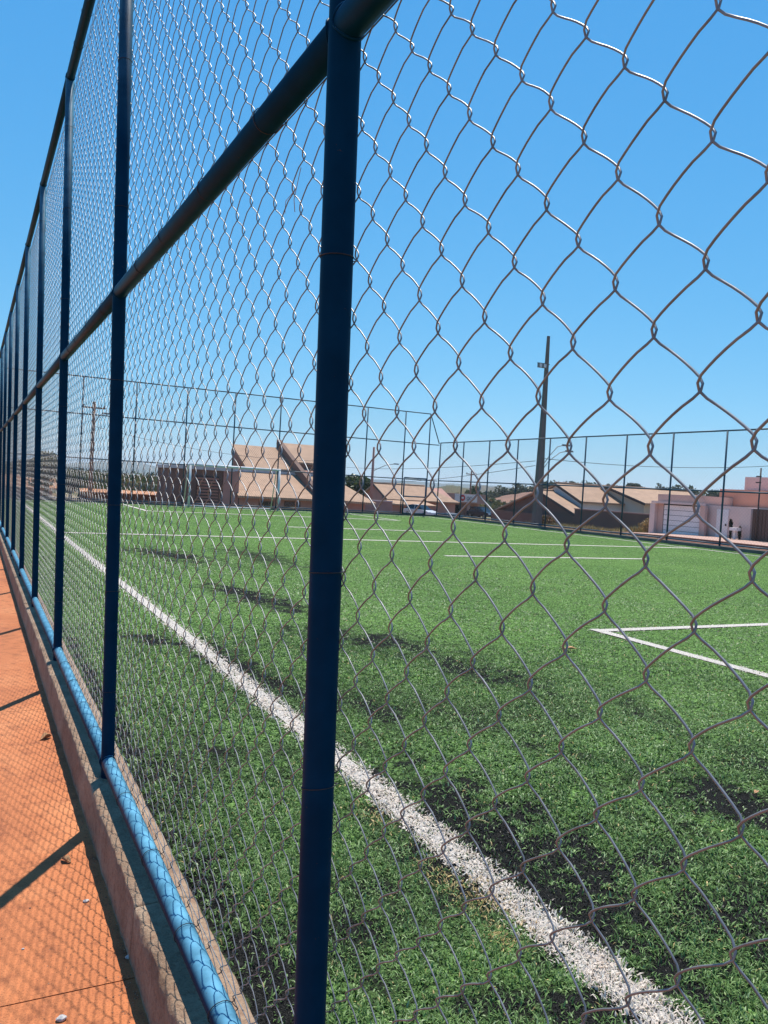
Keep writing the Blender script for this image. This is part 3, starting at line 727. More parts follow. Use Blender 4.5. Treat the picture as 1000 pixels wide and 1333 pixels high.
# ------------------------------------------------------------------ buildings
def window(parent, x0, x1, y0, y1, z0, z1, axis, frame='dark_trim', bars=1):
    """axis 'X': pane faces -X at x0 ; axis 'Y': pane faces -Y at y0"""
    f = MB(); w = 0.07
    if axis == 'Y':
        f.box(x0, x1, y0 - 0.05, y0 + 0.05, z0, z0 + w).box(x0, x1, y0 - 0.05, y0 + 0.05, z1 - w, z1)
        f.box(x0, x0 + w, y0 - 0.05, y0 + 0.05, z0 + w, z1 - w).box(x1 - w, x1, y0 - 0.05, y0 + 0.05, z0 + w, z1 - w)
        for k in range(bars): xm = x0 + (x1 - x0) * (k + 1) / (bars + 1); f.box(xm - 0.03, xm + 0.03, y0 - 0.045, y0 + 0.045, z0 + w, z1 - w)
        o = f.build('window', frame, parent); MB().box(x0 + w, x1 - w, y0 - 0.02, y0 + 0.02, z0 + w, z1 - w).build('pane', 'glass', o)
    else:
        f.box(x0 - 0.05, x0 + 0.05, y0, y1, z0, z0 + w).box(x0 - 0.05, x0 + 0.05, y0, y1, z1 - w, z1)
        f.box(x0 - 0.05, x0 + 0.05, y0, y0 + w, z0 + w, z1 - w).box(x0 - 0.05, x0 + 0.05, y1 - w, y1, z0 + w, z1 - w)
        for k in range(bars): ym = y0 + (y1 - y0) * (k + 1) / (bars + 1); f.box(x0 - 0.045, x0 + 0.045, ym - 0.03, ym + 0.03, z0 + w, z1 - w)
        o = f.build('window', frame, parent); MB().box(x0 - 0.02, x0 + 0.02, y0 + w, y1 - w, z0 + w, z1 - w).build('pane', 'glass', o)
    return o

# --- salmon garage house, facade X = 47
XF = 47.0
def gX(x, y, X=XF): p = onX(x, y, X); return p[1], p[2]
gh = thing('garage_house', 'salmon flat roofed house with white sectional garage door across the street', 'house')
yl, zt = gX(857, 643); yr, _ = gX(917, 645); zg = gzs(XF, 42) - 0.15
zt2 = gX(857, 653)[1]
y_end = gX(1040, 660)[0]
MB().box(XF, XF + 7, yr, yl, zg, zt).build('garage_wall', 'salmon', gh)
MB().box(XF - 0.35, XF - 0.003, yr - 0.2, yl + 0.3, zt2 - 0.12, zt2 + 0.05).build('canopy', 'salmon_pale', gh)
d0, dz1 = gX(866, 661); d1, _ = gX(913, 659)
dz0 = gX(863, 696)[1]; dz1 = gX(900, 659)[1]
dr = MB().box(XF - 0.05, XF - 0.002, d1 - 0.1, d0 + 0.1, dz0, dz1 + 0.1).build('garage_door', 'dark_trim', gh)
ns = 6
for k in range(ns):
    a_ = dz0 + (dz1 - dz0) * k / ns
    MB().box(XF - 0.09, XF - 0.052, d1, d0, a_ + 0.015, a_ + (dz1 - dz0) / ns - 0.015).build('door_panel', 'door_white', dr)
MB().box(XF - 0.3, XF - 0.002, yl - 0.05, yl + 0.45, zg, zt2 - 0.13).build('side_pier', 'salmon_pale', gh)
MB().box(XF - 0.25, XF - 0.002, yr - 0.4, d1 - 0.15, zg, zt2 - 0.13).build('side_pier', 'salmon', gh)
# right part: lower front wall, coral band, upper tower
ym = gX(985, 660)[0]; zw = gX(950, 659)[1]
MB().box(XF + 0.3, XF + 6.5, ym, yr - 0.003, zg, zw).build('front_wall', 'salmon_pale', gh)
zc = onX(950, 637, XF + 3)[2]
MB().box(XF + 3, XF + 8, y_end, onX(937, 640, XF + 3)[1], zw - 0.5, zc).build('upper_wall', 'coral', gh)
zu = onX(975, 621, XF + 5)[2]
MB().box(XF + 5, XF + 12, y_end, onX(970, 625, XF + 5)[1], zc - 0.5, zu).build('tower', 'salmon_pale', gh)
yp0, yp1 = gX(985, 660)[0], gX(970, 660)[0]
MB().box(XF - 0.5, XF + 0.297, yp0, yp1, zg, gX(975, 662)[1]).build('gate_pier', 'salmon_pale', gh)
gd = MB().box(XF - 0.3, XF - 0.2, y_end, yp0 - 0.01, zg + 0.2, gX(990, 663)[1]).build('gate', 'brown_wall', gh)
hh_ = gX(990, 663)[1]
for k in range(12):
    yk = y_end + (yp0 - y_end) * k / 12; MB().box(XF - 0.34, XF - 0.303, yk + 0.03, yk + (yp0 - y_end) / 12 - 0.03, zg + 0.25, hh_ - 0.06).build('slat', 'brown_wall', gd)
yd0, yd1 = gX(946, 660)[0], gX(931, 660)[0]
dd = MB().box(XF + 0.22, XF + 0.297, yd0, yd1, zg + 0.2, zg + 2.3).build('door', 'door_white', gh); MB().box(XF + 0.14, XF + 0.218, yd0 + 0.1, yd0 + 0.16, zg + 1.15, zg + 1.3).build('handle', 'dark_trim', dd)
mx_y = gX(957, 688)[0]
mb_ = thing('meter_box', 'white utility box on a post in front of the salmon house', 'box', (XF - 1.2, gX(957, 688, XF - 1.2)[0], gzs(XF, 38)))
MB().box(-0.06, 0.06, -0.06, 0.06, -0.1, 0.75).build('pedestal', 'door_white', mb_); MB().box(-0.2, 0.2, -0.3, 0.3, 0.72, 0.93).build('cabinet', 'door_white', mb_)
ma = thing('antenna_mast', 'thin dark service mast with insulators above the salmon house', 'mast', (XF - 0.6, gX(988, 650, XF - 0.6)[0], zg))
zt_ = gX(988, 610)[1] - zg
MB().tube([(0, 0, 0), (0, 0, zt_)], 0.05, 8).build('shaft', 'dark_trim', ma, True)
for z in (0.6, 1.0): MB().box(-0.05, 0.05, -0.05, 0.3, zt_ - z, zt_ - z + 0.08).build('insulator', 'dark_trim', ma)

def gable_house(name, label, cat, Xg, depth, apex_px, right_px, left_px, zbase, wall_m, roof_m='tile_x', over=0.5, thick=0.16, hip=0.0):
    """gable end faces -X at plane Xg; the ridge runs along +X"""
    t = thing(name, label, cat)
    ap = onX(*apex_px, Xg); rt = onX(*right_px, Xg)
    ya, za = ap[1], ap[2]; yr_, zr = rt[1], rt[2]
    if left_px: lp = onX(*left_px, Xg); yl_, zl = lp[1], lp[2]
    else: yl_, zl = 2 * ya - yr_, zr
    MB().prism([(Xg, yr_, zbase), (Xg, yr_, zr - thick), (Xg, ya, za - thick), (Xg, yl_, zl - thick), (Xg, yl_, zbase)], (depth, 0, 0)).build('wall', wall_m, t)
    sr = (za - zr) / (ya - yr_); sl = (za - zl) / (yl_ - ya)
    yo = yr_ - over; zo = zr - over * sr; ylo = yl_ + over; zlo = zl - over * sl
    xa, xb = Xg - over * 0.8, Xg + depth + over * 0.8
    r = MB().slab([(xa, yo, zo), (xb, yo, zo), (xb - hip, ya, za), (xa, ya, za)], thick).build('roof', roof_m, t)
    MB().slab([(xa, ylo, zlo), (xa, ya + 0.002, za), (xb - hip, ya + 0.002, za), (xb, ylo, zlo)], thick).build('roof', roof_m, t)
    MB().tube([(xa, ya, za + 0.02), (xb - hip, ya, za + 0.02)], 0.12, 8).build('ridge', roof_m, r, True)
    MB().prism([(xa - 0.02, yo, zo - thick - 0.1), (xa - 0.02, yo, zo + 0.01), (xa - 0.02, ya, za + 0.01), (xa - 0.02, ya, za - thick - 0.1)], (-0.05, 0, 0)).build('bargeboard', 'dark_trim', t)
    return t, (ya, za, yr_, zr, yl_, zl)
gA = gable_house('porch_house', 'brown gabled wing with tan roof low behind the concrete pole', 'house', 52.5, 1.3, (704, 638), (748, 666), (646, 664), -2.2, 'brown_wall')
gA2 = gable_house('gabled_house', 'house with white gable and tan clay tile roof behind the brown wall', 'house', 54.6, 13, (727, 629), (757, 650), None, -2.2, 'white_wall', hip=0.0)
gB = gable_house('gabled_house', 'house with cream gable and tan clay tile roof next to the salmon garage', 'house', 60.0, 11, (793, 633), (839, 653), None, -2.2, 'cream_wall')
# dark perimeter wall in front of them
w0 = onX(640, 664, 51.8); w1 = onX(853, 668, 51.8)
pw = thing('boundary_wall', 'long dark brown boundary wall in front of the gabled houses', 'wall', (51.8, 0, 0))
MB().box(0, 0.2, w1[1], onX(748, 666, 51.8)[1], -2.3, onX(800, 667, 51.8)[2]).build('wall', 'brown_wall', pw)
MB().box(-0.05, 0.25, w1[1], onX(748, 666, 51.8)[1] + 0.05, onX(800, 667, 51.8)[2] + 0.003, onX(800, 665.5, 51.8)[2]).build('coping', 'rose_wall', pw)
MB().box(0, 0.2, onX(748, 666, 51.8)[1] + 0.06, w0[1], -2.3, onX(690, 668, 51.8)[2]).build('wall', 'brown_wall', pw)

# --- shop with round red logo sign, facade Y = 87
YS = 90.0
def gY(x, y, Y=YS): p = onY(x, y, Y); return p[0], p[2]
sh = thing('shop_building', 'rose flat roofed shop with white sign and round red logo beyond the corner', 'building')
x0, z1_ = gY(568, 641); x1, _ = gY(634, 643); zb_ = gzs(54, 90) - 0.2
xs1 = gY(582, 650)[0]; xs2 = gY(613, 650)[0]; zs_ = gY(600, 655)[1]
MB().box(x0, x1, YS + 1.6, YS + 10, zb_, z1_).build('wall', 'rose_wall', sh)
MB().box(x0, x1, YS, YS + 1.598, zs_, z1_ + 0.02).build('canopy', 'rose_wall', sh)
MB().box(gY(608, 660)[0], gY(612.5, 660)[0], YS + 0.05, YS + 0.5, zb_, zs_ - 0.003).build('pillar', 'rose_wall', sh)
MB().box(gY(571, 660)[0], gY(574, 660)[0], YS + 0.05, YS + 0.5, zb_, zs_ - 0.003).build('pillar', 'rose_wall', sh)
window(sh, gY(592, 660)[0], gY(606, 660)[0], YS + 1.55, 0, zb_ + 0.2, zs_ - 0.25, 'Y', 'dark_trim', 2)
window(sh, gY(615, 660)[0], gY(622, 660)[0], YS + 1.55, 0, zb_ + 0.6, zs_ - 0.35, 'Y', 'dark_trim', 0)
sx0, sz1 = gY(592, 642.5); sx1, _ = gY(621, 644); sz0 = gY(605, 653.5)[1]
sgn = MB().box(sx0, sx1, YS - 0.12, YS - 0.01, sz0, sz1).build('sign_panel', 'sign_white', sh)
lc = gY(601.6, 648)
m = MB(); k = 28
ring = [(lc[0] + 0.42 * math.cos(2 * math.pi * i / k), YS - 0.15, lc[1] + 0.42 * math.sin(2 * math.pi * i / k)) for i in range(k)]
m.prism(ring, (0, 0.025, 0)).build('logo_disc', 'red_sign', sgn)
m = MB(); ring = [(lc[0] + 0.17 * math.cos(2 * math.pi * i / 20), YS - 0.17, lc[1] + 0.12 * math.sin(2 * math.pi * i / 20)) for i in range(20)]
m.prism(ring, (0, 0.015, 0)).build('logo_centre', 'sign_white', sgn)
def letter(xc, zc, pts, r=0.045):
    m = MB().tube([(xc + px * 0.5, YS - 0.14, zc + pz * 0.5) for px, pz in pts], r, 6); return m.build('lettering', 'sign_grey', sgn, True)
circ = [(0.35 * math.cos(t), 0.35 * math.sin(t)) for t in np.linspace(0, 2 * math.pi, 13)]
letter(lc[0] + 0.85, lc[1] - 0.02, circ + [(0.35, -0.6), (0.0, -0.75), (-0.3, -0.6)])
letter(lc[0] + 1.3, lc[1] - 0.02, circ + [(0.36, -0.38)])

# --- tiled house group left of the shop (Y ~ 89)
def hipped(name, label, Xg, depth, apex, right, zbase, wall_m, hip): return gable_house(name, label, 'house', Xg, depth, apex, right, None, zbase, wall_m, hip=hip, over=0.5)
XH = onY(490, 630, 90)[0]
h4 = hipped('hipped_house', 'rose house with tan hipped tile roof beside the white car', XH, 9.5, (490, 629), (506, 647), -2.2, 'rose_wall', 3.0)[0]
x0, z0_ = gY(508, 657, 84); x1, _ = gY(566, 659, 84)
pl = thing('porch', 'low tan tiled porch roof on rose walls behind the gate', 'porch')
zp = gY(525, 648, 88)[1]; ze = gY(540, 657, 84)[1]
MB().slab([(x0, 83.5, ze), (x1, 83.5, ze), (x1 - 0.6, 88, zp), (x0 + 0.8, 88, zp)], 0.18).build('roof', 'tile_x', pl)
MB().box(x0 + 0.4, x1 - 0.5, 84, 87.6, -2.2, ze - 0.1).build('wall', 'rose_wall', pl)
window(pl, x0 + 2.6, x0 + 4.0, 83.97, 0, -1.0, ze - 0.6, 'Y', 'dark_trim', 1)
# rose wall between
bw = thing('boundary_wall', 'plain rose boundary wall between the big house and the porch', 'wall', (0, 76, 0))
xa = gY(446, 655, 76)[0]; xb = gY(511, 655, 76)[0]; zt_ = gY(480, 652, 76)[1]
MB().box(xa, xb, 0, 0.2, -2.2, zt_).build('wall', 'rose_wall', bw); MB().box(xa, xb, -0.05, 0.25, zt_ + 0.003, zt_ + 0.12).build('coping', 'salmon_pale', bw)
window(bw, gY(452, 655, 76)[0], gY(465, 655, 76)[0], -0.02, 0, gY(458, 663, 76)[1], gY(458, 656, 76)[1], 'Y', 'brown_wall', 1)

# --- big house with stepped tan roofs, front wall Y = 68
bh = thing('big_house', 'large rose house with stepped tan tile roofs and a sloping parapet', 'house')
YE, YG, YRg = 68.0, 74.0, 79.0
def R(x, y, Y): p = onY(x, y, Y); return (p[0], Y, p[2])
# upper left roof: ridge -> gutter
a_ = R(302, 578, YRg); b_ = R(366, 582, YRg); c_ = R(296, 606, YG); d_ = R(382, 611, YG)
MB().slab([(a_[0], YG, c_[2]), (d_[0], YG, c_[2]), (d_[0], YRg, a_[2]), (a_[0], YRg, a_[2])], 0.2).build('upper_roof', 'tile_x', bh)
MB().prism([(a_[0] + 0.15, YG + 0.2, -2.2), (a_[0] + 0.15, YG + 0.2, c_[2] - 0.2), (a_[0] + 0.15, YRg - 0.1, a_[2] - 0.25), (a_[0] + 0.15, YRg - 0.1, -2.2)], (d_[0] - a_[0] + 4, 0, 0)).build('upper_wall', 'terracotta_wall', bh)
# upper right roof (behind the parapet)
e_ = R(366, 576, YRg); f_ = R(427, 581, YRg); g_ = R(380, 601, YG + 1)
MB().slab([(d_[0] + 0.05, YG + 1, g_[2]), (f_[0], YG + 1, g_[2]), (f_[0], YRg + 0.5, e_[2]), (d_[0] + 0.05, YRg + 0.5, e_[2])], 0.2).build('upper_roof', 'tile_x', bh)
MB().box(d_[0] + 0.2, f_[0] - 0.3, YG + 1.3, YRg, -2.2, g_[2] - 0.22).build('upper_wall', 'terracotta_wall', bh)
# gutter / fascia between upper and lower roof
ga = R(300, 607, YG - 0.3); gb = R(398, 613, YG - 0.3)
MB().box(ga[0], gb[0] + 3, YG - 0.45, YG - 0.05, ga[2] - 0.42, ga[2] - 0.08).build('gutter', 'fascia', bh)
# lower roof down to the eave
la = R(310, 645, YE - 0.6); lb = R(448, 648, YE - 0.6)
MB().slab([(la[0], YE - 0.6, la[2]), (lb[0], YE - 0.6, la[2]), (lb[0], YG - 0.5, ga[2] - 0.45), (la[0] + 0.5, YG - 0.5, ga[2] - 0.45)], 0.2).build('lower_roof', 'tile_x', bh)
MB().box(la[0] + 0.3, lb[0] - 0.3, YE, YG + 0.1, -2.2, la[2] - 0.16).build('front_wall', 'rose_wall', bh)
# right lower roof falling towards the rose wall
ra = R(440, 619, YG); rb = R(488, 648, YE)
MB().slab([(lb[0] + 0.05, YE - 0.4, la[2]), (rb[0], YE - 0.4, la[2] - 0.1), (rb[0] - 2.5, YG, ra[2]), (lb[0] + 0.05, YG, ra[2])], 0.2).build('side_roof', 'tile_x', bh)
MB().box(lb[0] - 0.2, rb[0] - 0.8, YE + 0.3, YG, -2.2, la[2] - 0.25).build('side_wall', 'rose_wall', bh)
# sloping parapet between the roofs
p0 = R(366, 576, YRg); p1 = R(412, 643, YE - 0.7)
xp = d_[0]
MB().prism([(xp, YRg + 0.3, p0[2] + 0.3), (xp, YRg + 0.3, p0[2] - 0.6), (xp, YE - 0.8, la[2] - 0.35), (xp, YE - 0.8, la[2] + 0.45)], (0.45, 0, 0)).build('parapet', 'brown_wall', bh)
window(bh, *[R(x, 655, YE)[0] for x in (337, 356)], YE - 0.02, 0, R(340, 661, YE)[2], R(340, 652, YE)[2], 'Y', 'brown_wall', 2)
window(bh, *[R(x, 655, YE)[0] for x in (370, 391)], YE - 0.02, 0, R(380, 662, YE)[2], R(380, 653, YE)[2], 'Y', 'brown_wall', 2)
# left flat block with pale fascia
fb = thing('flat_annex', 'dark brown flat roofed annex with pale fascia beside the big house', 'building')
xa, za = gY(225, 609, YE); xb, _ = gY(292, 611, YE); xc = gY(306, 611, YE)[0]
MB().box(xa, xb, YE + 0.2, YE + 6, -2.2, za).build('wall', 'brown_wall', fb)
MB().box(xa - 0.15, xc, YE + 0.05, YE + 6.2, za + 0.003, za + 0.28).build('fascia', 'fascia', fb)
xm1 = gY(256, 640, YE)[0]; xm2 = gY(285, 640, YE)[0]
MB().box(xb + 0.01, la[0] + 0.25, YE + 0.1, YE + 6, -2.2, za).build('pier', 'rose_wall', fb)
sl = MB().box(xm1, xm2, YE + 0.1, YE + 0.196, -1.6, za - 0.5).build('gate_panel', 'dark_trim', fb)
for k in range(12):
    zz = -1.55 + (za - 0.5 + 1.5) * k / 12; MB().box(xm1 + 0.03, xm2 - 0.03, YE + 0.05, YE + 0.097, zz, zz + (za + 1.0) / 12 * 0.62).build('slat', 'terracotta_wall', sl)
# far left: low tiled wall, more distant pink house
lw = thing('tiled_wall', 'low dark wall with orange tile coping beyond the end fence', 'wall', (0, 78, 0))
xa = gY(104, 640, 78)[0]; xb = gY(224, 640, 78)[0]; zt_ = gY(190, 643, 78)[1]
MB().box(xa, xb, 0, 0.25, -2.4, zt_).build('wall', 'brown_wall', lw)
MB().slab([(xa, -0.6, zt_ - 0.02), (xb, -0.6, zt_ - 0.02), (xb, 0.6, zt_ + 0.24), (xa, 0.6, zt_ + 0.24)], 0.08).build('coping', 'tile_orange', lw)
ph = thing('pink_house', 'small pink house at the far left end beside the trees', 'house')
xa, za = gY(-30, 632, 90); xb, _ = gY(68, 636, 90)
MB().box(xa, xb, 90, 97, -2.4, za).build('wall', 'salmon', ph)
MB().slab([(xa - 0.5, 89.5, za + 0.1), (xb + 0.5, 89.5, za + 0.1), (xb + 0.5, 94, za + 1.3), (xa - 0.5, 94, za + 1.3)], 0.15).build('roof', 'tile_orange', ph)
MB().slab([(xa - 0.5, 94.01, za + 1.3), (xb + 0.5, 94.01, za + 1.3), (xb + 0.5, 97.5, za + 0.2), (xa - 0.5, 97.5, za + 0.2)], 0.15).build('roof', 'tile_orange', ph)
window(ph, xb - 2.6, xb - 1.2, 89.97, 0, za - 1.5, za - 0.5, 'Y', 'dark_trim', 1)

# ------------------------------------------------------------------ street on the right
def strip(name, x0, x1, y0, y1, dz, m):
    yy = np.linspace(y0, y1, 60); V = []
    for y in yy: V += [(x0, y, gzs(x0, y) + dz), (x1, y, gzs(x1, y) + dz)]
    a = np.arange(59) * 2
    return struct(link(name, mesh_np(name, np.array(V), [np.stack([a, a + 1, a + 3, a + 2], 1)], m, True)))
def kerb_strip(name, x0, x1, y0, y1, dz0, dz1, m):
    mb = MB(); yy = np.linspace(y0, y1, 60)
    for y in yy:
        z = gzs((x0 + x1) / 2, y); mb.v += [(x0, y, z + dz0), (x0, y, z + dz1), (x1, y, z + dz1), (x1, y, z + dz0)]
    for i in range(59):
        for k in range(3): mb.f.append((i * 4 + k, i * 4 + k + 1, i * 4 + 5 + k, i * 4 + 4 + k))
    return struct(mb.build(name, m))
strip('road', 33.5, 41.0, -20, 100, 0.03, 'road')
kerb_strip('road_kerb', 33.2, 33.5, -20, 100, -0.1, 0.16, 'road_kerb')
kerb_strip('road_kerb', 41.0, 41.3, -20, 100, -0.1, 0.16, 'road_kerb')
strip('pavement', 41.3, 47.0, -20, 49.5, 0.14, 'pavement')
strip('pavement', 30.0, 33.2, -20, 100, 0.10, 'pavement')

# ------------------------------------------------------------------ cars
def car(label, x, y, rz, paint, z=None):
    z = gzs(x, y) if z is None else z
    t = thing('parked_car', label, 'car', (x, y, z + 0.02), rz, 'cars parked in the far street')
    t.scale = (1, 1, 1)
    prof = [(-2.0, 0.32), (-2.02, 0.62), (-1.92, 0.9), (-1.2, 0.96), (-0.95, 0.97), (0.95, 0.95), (1.75, 0.82), (2.0, 0.66), (2.04, 0.4), (1.95, 0.28), (-1.9, 0.25)]
    m = MB(); m.prism([(a, -0.82, b) for a, b in prof], (0, 1.64, 0)); me = m.mesh('body', paint)
    bd = link('body', me, t); bv = bd.modifiers.new('b', 'BEVEL'); bv.width = 0.09; bv.segments = 3; bv.limit_method = 'ANGLE'; bv.angle_limit = 0.6
    m = MB(); lo = [(-1.75, 0.93), (-1.25, 1.38), (-0.7, 1.47), (0.25, 1.45), (1.15, 0.93)]
    b0 = len(lo)
    for s in (-1, 1):
        for a, b in lo: m.v.append((a, s * (0.78 if b < 1 else 0.62), b))
    m.f = [tuple(range(b0 - 1, -1, -1)), tuple(range(b0, 2 * b0))] + [(i, i + 1, b0 + i + 1, b0 + i) for i in range(b0 - 1)] + [(b0 - 1, 0, b0, 2 * b0 - 1)]
    m.build('cabin', 'glass', t)
    MB().prism([(-1.28, -0.64, 1.375), (-0.7, -0.635, 1.465), (0.27, -0.635, 1.445), (0.27, 0.635, 1.445), (-0.7, 0.635, 1.465), (-1.28, 0.64, 1.375)], (0, 0, 0.035)).build('roof', paint, t)
    for s in (-1, 1):
        MB().tube([(-0.25, s * 0.79, 0.93), (-0.25, s * 0.64, 1.45)], 0.04, 6).build('pillar', paint, t)
        h = MB().box(1.86, 2.05, s * 0.62 - 0.16, s * 0.62 + 0.16, 0.58, 0.72).build('headlight', 'lens', t)
        for a in (-1.25, 1.28):
            w = MB().tube([(a, s * 0.66, 0.31), (a, s * 0.84, 0.31)], 0.31, 18).build('wheel', 'rubber', t)
            MB().tube([(a, s * 0.80, 0.31), (a, s * 0.86, 0.31)], 0.19, 14).build('rim', 'lamp_metal', w)
    return t
q = onY(627, 672, 86); car('dark blue parked car in front of the rose shop', q[0], 86, math.radians(-80), 'car_black')
q = onY(547, 669, 81); car('white parked car in front of the tiled porch', q[0], 81, math.radians(-72), 'car_white')
q = onY(590, 674, 78); car('silver parked car between the white car and the shop', q[0], 78, math.radians(-75), 'car_silver', gzs(q[0], 78) - 0.75)

# ------------------------------------------------------------------ vegetation
def leaf_cloud(n, centers, radii, size, pal, seed):
    r = np.random.default_rng(seed)
    c = r.integers(0, len(centers), n); C = np.array(centers)[c]; Rr = np.array(radii)[c]
    d = r.normal(0, 1, (n, 3)); d /= np.linalg.norm(d, axis=1)[:, None]; d *= (r.uniform(0.25, 1, n) ** 0.5)[:, None]
    P = C + d * Rr
    a = r.normal(0, 1, (n, 3)); a /= np.linalg.norm(a, axis=1)[:, None]; b = np.cross(a, r.normal(0, 1, (n, 3))); b /= np.linalg.norm(b, axis=1)[:, None]
    s = (size * r.uniform(0.5, 1.3, n))[:, None]
    V = np.stack([P - a * s, P + b * s * 0.5, P + a * s, P - b * s * 0.5], 1).reshape(-1, 3); i = np.arange(n) * 4
    pal = np.array(pal); cc = pal[r.integers(0, len(pal), n)] * r.uniform(0.7, 1.3, (n, 1)) * r.uniform(0.8, 1.2, len(centers))[c][:, None]
    return V, [np.stack([i, i + 1, i + 2, i + 3], 1)], np.repeat(cc, 4, 0)
GREEN = [(0.05, 0.075, 0.025), (0.07, 0.1, 0.03), (0.035, 0.055, 0.02)]
OLIVE = [(0.1, 0.1, 0.04), (0.07, 0.08, 0.03), (0.13, 0.11, 0.05)]
def tree(label, x, y, h, w, seed, pal, n=2600, group='trees beyond the pitch'):
    z0 = gzs(x, y); t = thing('broadleaf_tree', label, 'tree', (x, y, z0), group=group); r = random.Random(seed)
    tr = MB().tube([(0, 0, -0.3), (0.05, 0, h * 0.25), (0.1, 0.05, h * 0.5), (0.05, 0.1, h * 0.8)], [w * 0.06, w * 0.05, w * 0.035, 0.02], 8)
    cs, rs = [], []
    for k in range(9):
        a = r.uniform(0, 6.28); d = r.uniform(0.1, 0.36) * w; zz = h * r.uniform(0.45, 0.85)
        tr.tube([(0.08, 0.03, h * 0.35), (d * 0.5 * math.cos(a), d * 0.5 * math.sin(a), zz * 0.85), (d * math.cos(a), d * math.sin(a), zz)], [w * 0.022, w * 0.016, 0.015], 6)
        cs.append((d * math.cos(a), d * math.sin(a), zz)); q_ = r.uniform(0.16, 0.28); rs.append((w * q_, w * q_, h * q_ * 0.75))
    cs.append((0, 0, h * 0.84)); rs.append((w * 0.22, w * 0.22, h * 0.16))
    tr.build('trunk', 'bark', t, True)
    V, F, C = leaf_cloud(n, cs, rs, w * 0.045, pal, seed)
    link('crown', mesh_np('crown', V, F, 'leafage', False, C), t)
    return t
for lb, px, top, Y, w, sd, pal in (('olive tree with a broad crown by the pink house', 62, 588, 84, 5.0, 3, OLIVE), ('green tree standing between the olive tree and the utility pole', 92, 612, 80, 3.2, 4, GREEN),
                                   ('dusty tree at the far end behind the pink house', 30, 600, 100, 5.5, 5, OLIVE), ('dark tree rising behind the big house roofs', 462, 617, 100, 6.0, 6, GREEN),
                                   ('slim dark tree beside the shop roof', 618, 632, 125, 4.0, 8, GREEN)):
    q = onY(px, top, Y); tree(lb, q[0], Y, q[2] - gzs(q[0], Y), w, sd, pal)
# bushes and dry grass along the brown wall and outside the fences
def dry_grass(name, label, n, region, hh, seed, pal, wd=0.03):
    r = np.random.default_rng(seed); x = r.uniform(region[0], region[1], n); y = r.uniform(region[2], region[3], n)
    k = vnoise(x, y, 0.45, seed) > 0.35; x, y = x[k], y[k]; n = len(x)
    P = np.stack([x, y, gz(x, y) - 0.03], 1); H = hh * r.uniform(0.4, 1.4, n) * (0.4 + 1.2 * vnoise(x, y, 0.3, seed + 1)); W = np.full(n, wd)
    C = np.array(pal)[r.integers(0, len(pal), n)] * r.uniform(0.7, 1.2, (n, 1))
    V, F, CC, _ = blade_mesh(P, H, W, C, (0.05, 0.5), seed)
    return tag(link(name, mesh_np(name, V, F, 'leafage', False, CC)), label, 'grass', kind='stuff')
STRAW = [(0.36, 0.25, 0.1), (0.3, 0.2, 0.08), (0.24, 0.2, 0.08), (0.14, 0.14, 0.05)]
dry_grass('dry_grass', 'tall dry straw grass in the vacant lot before the brown wall', 16000, (44, 51.5, 49.5, 66), 0.55, 3, STRAW, 0.04)
dry_grass('verge_grass', 'dry grass verge behind the side fence', 30000, (25.7, 30, 2, 46), 0.22, 4, STRAW, 0.02)
dry_grass('bank_grass', 'dry grass bank beyond the end fence', 22000, (0, 30, 43, 60), 0.3, 5, STRAW, 0.03)
def bush(label, x, y, h, w, seed, pal, cat='shrub', name='shrub', group=None):
    z0 = gzs(x, y); t = thing(name, label, cat, (x, y, z0), group=group); r = random.Random(seed); m = MB()
    cs, rs = [], []
    for k in range(6):
        a = r.uniform(0, 6.28); d = r.uniform(0, 0.3) * w; zz = h * r.uniform(0.3, 0.75)
        m.tube([(0, 0, -0.1), (d * math.cos(a), d * math.sin(a), zz)], [0.03, 0.01], 5); cs.append((d * math.cos(a), d * math.sin(a), zz)); rs.append((w * 0.28, w * 0.28, h * 0.25))
    m.build('stem', 'bark', t); V, F, C = leaf_cloud(700, cs, rs, 0.05 * max(h, w), pal, seed); link('foliage', mesh_np('foliage', V, F, 'leafage', False, C), t)
    return t
RUST = [(0.2, 0.08, 0.04), (0.14, 0.08, 0.035), (0.1, 0.09, 0.03)]
q = onX(712, 678, 50); bush('rust coloured shrub against the brown wall beside the concrete pole', 50, q[1], 1.6, 2.4, 21, RUST)
q = onX(845, 680, 49); bush('dry straw coloured shrub at the end of the brown wall', 49, q[1], 1.4, 2.0, 22, [(0.3, 0.2, 0.08), (0.22, 0.15, 0.06)])
for k, px in enumerate((952, 964)):
    q = onX(px, 680, XF - 0.9); bush(('narrow dark shrub between the house door and the white utility box', 'narrow dark shrub between the white utility box and the gate pier')[k], XF - 0.9, q[1], 1.5, 0.22, 30 + k, [(0.03, 0.03, 0.015), (0.05, 0.04, 0.02)], group='narrow shrubs by the salmon wall')

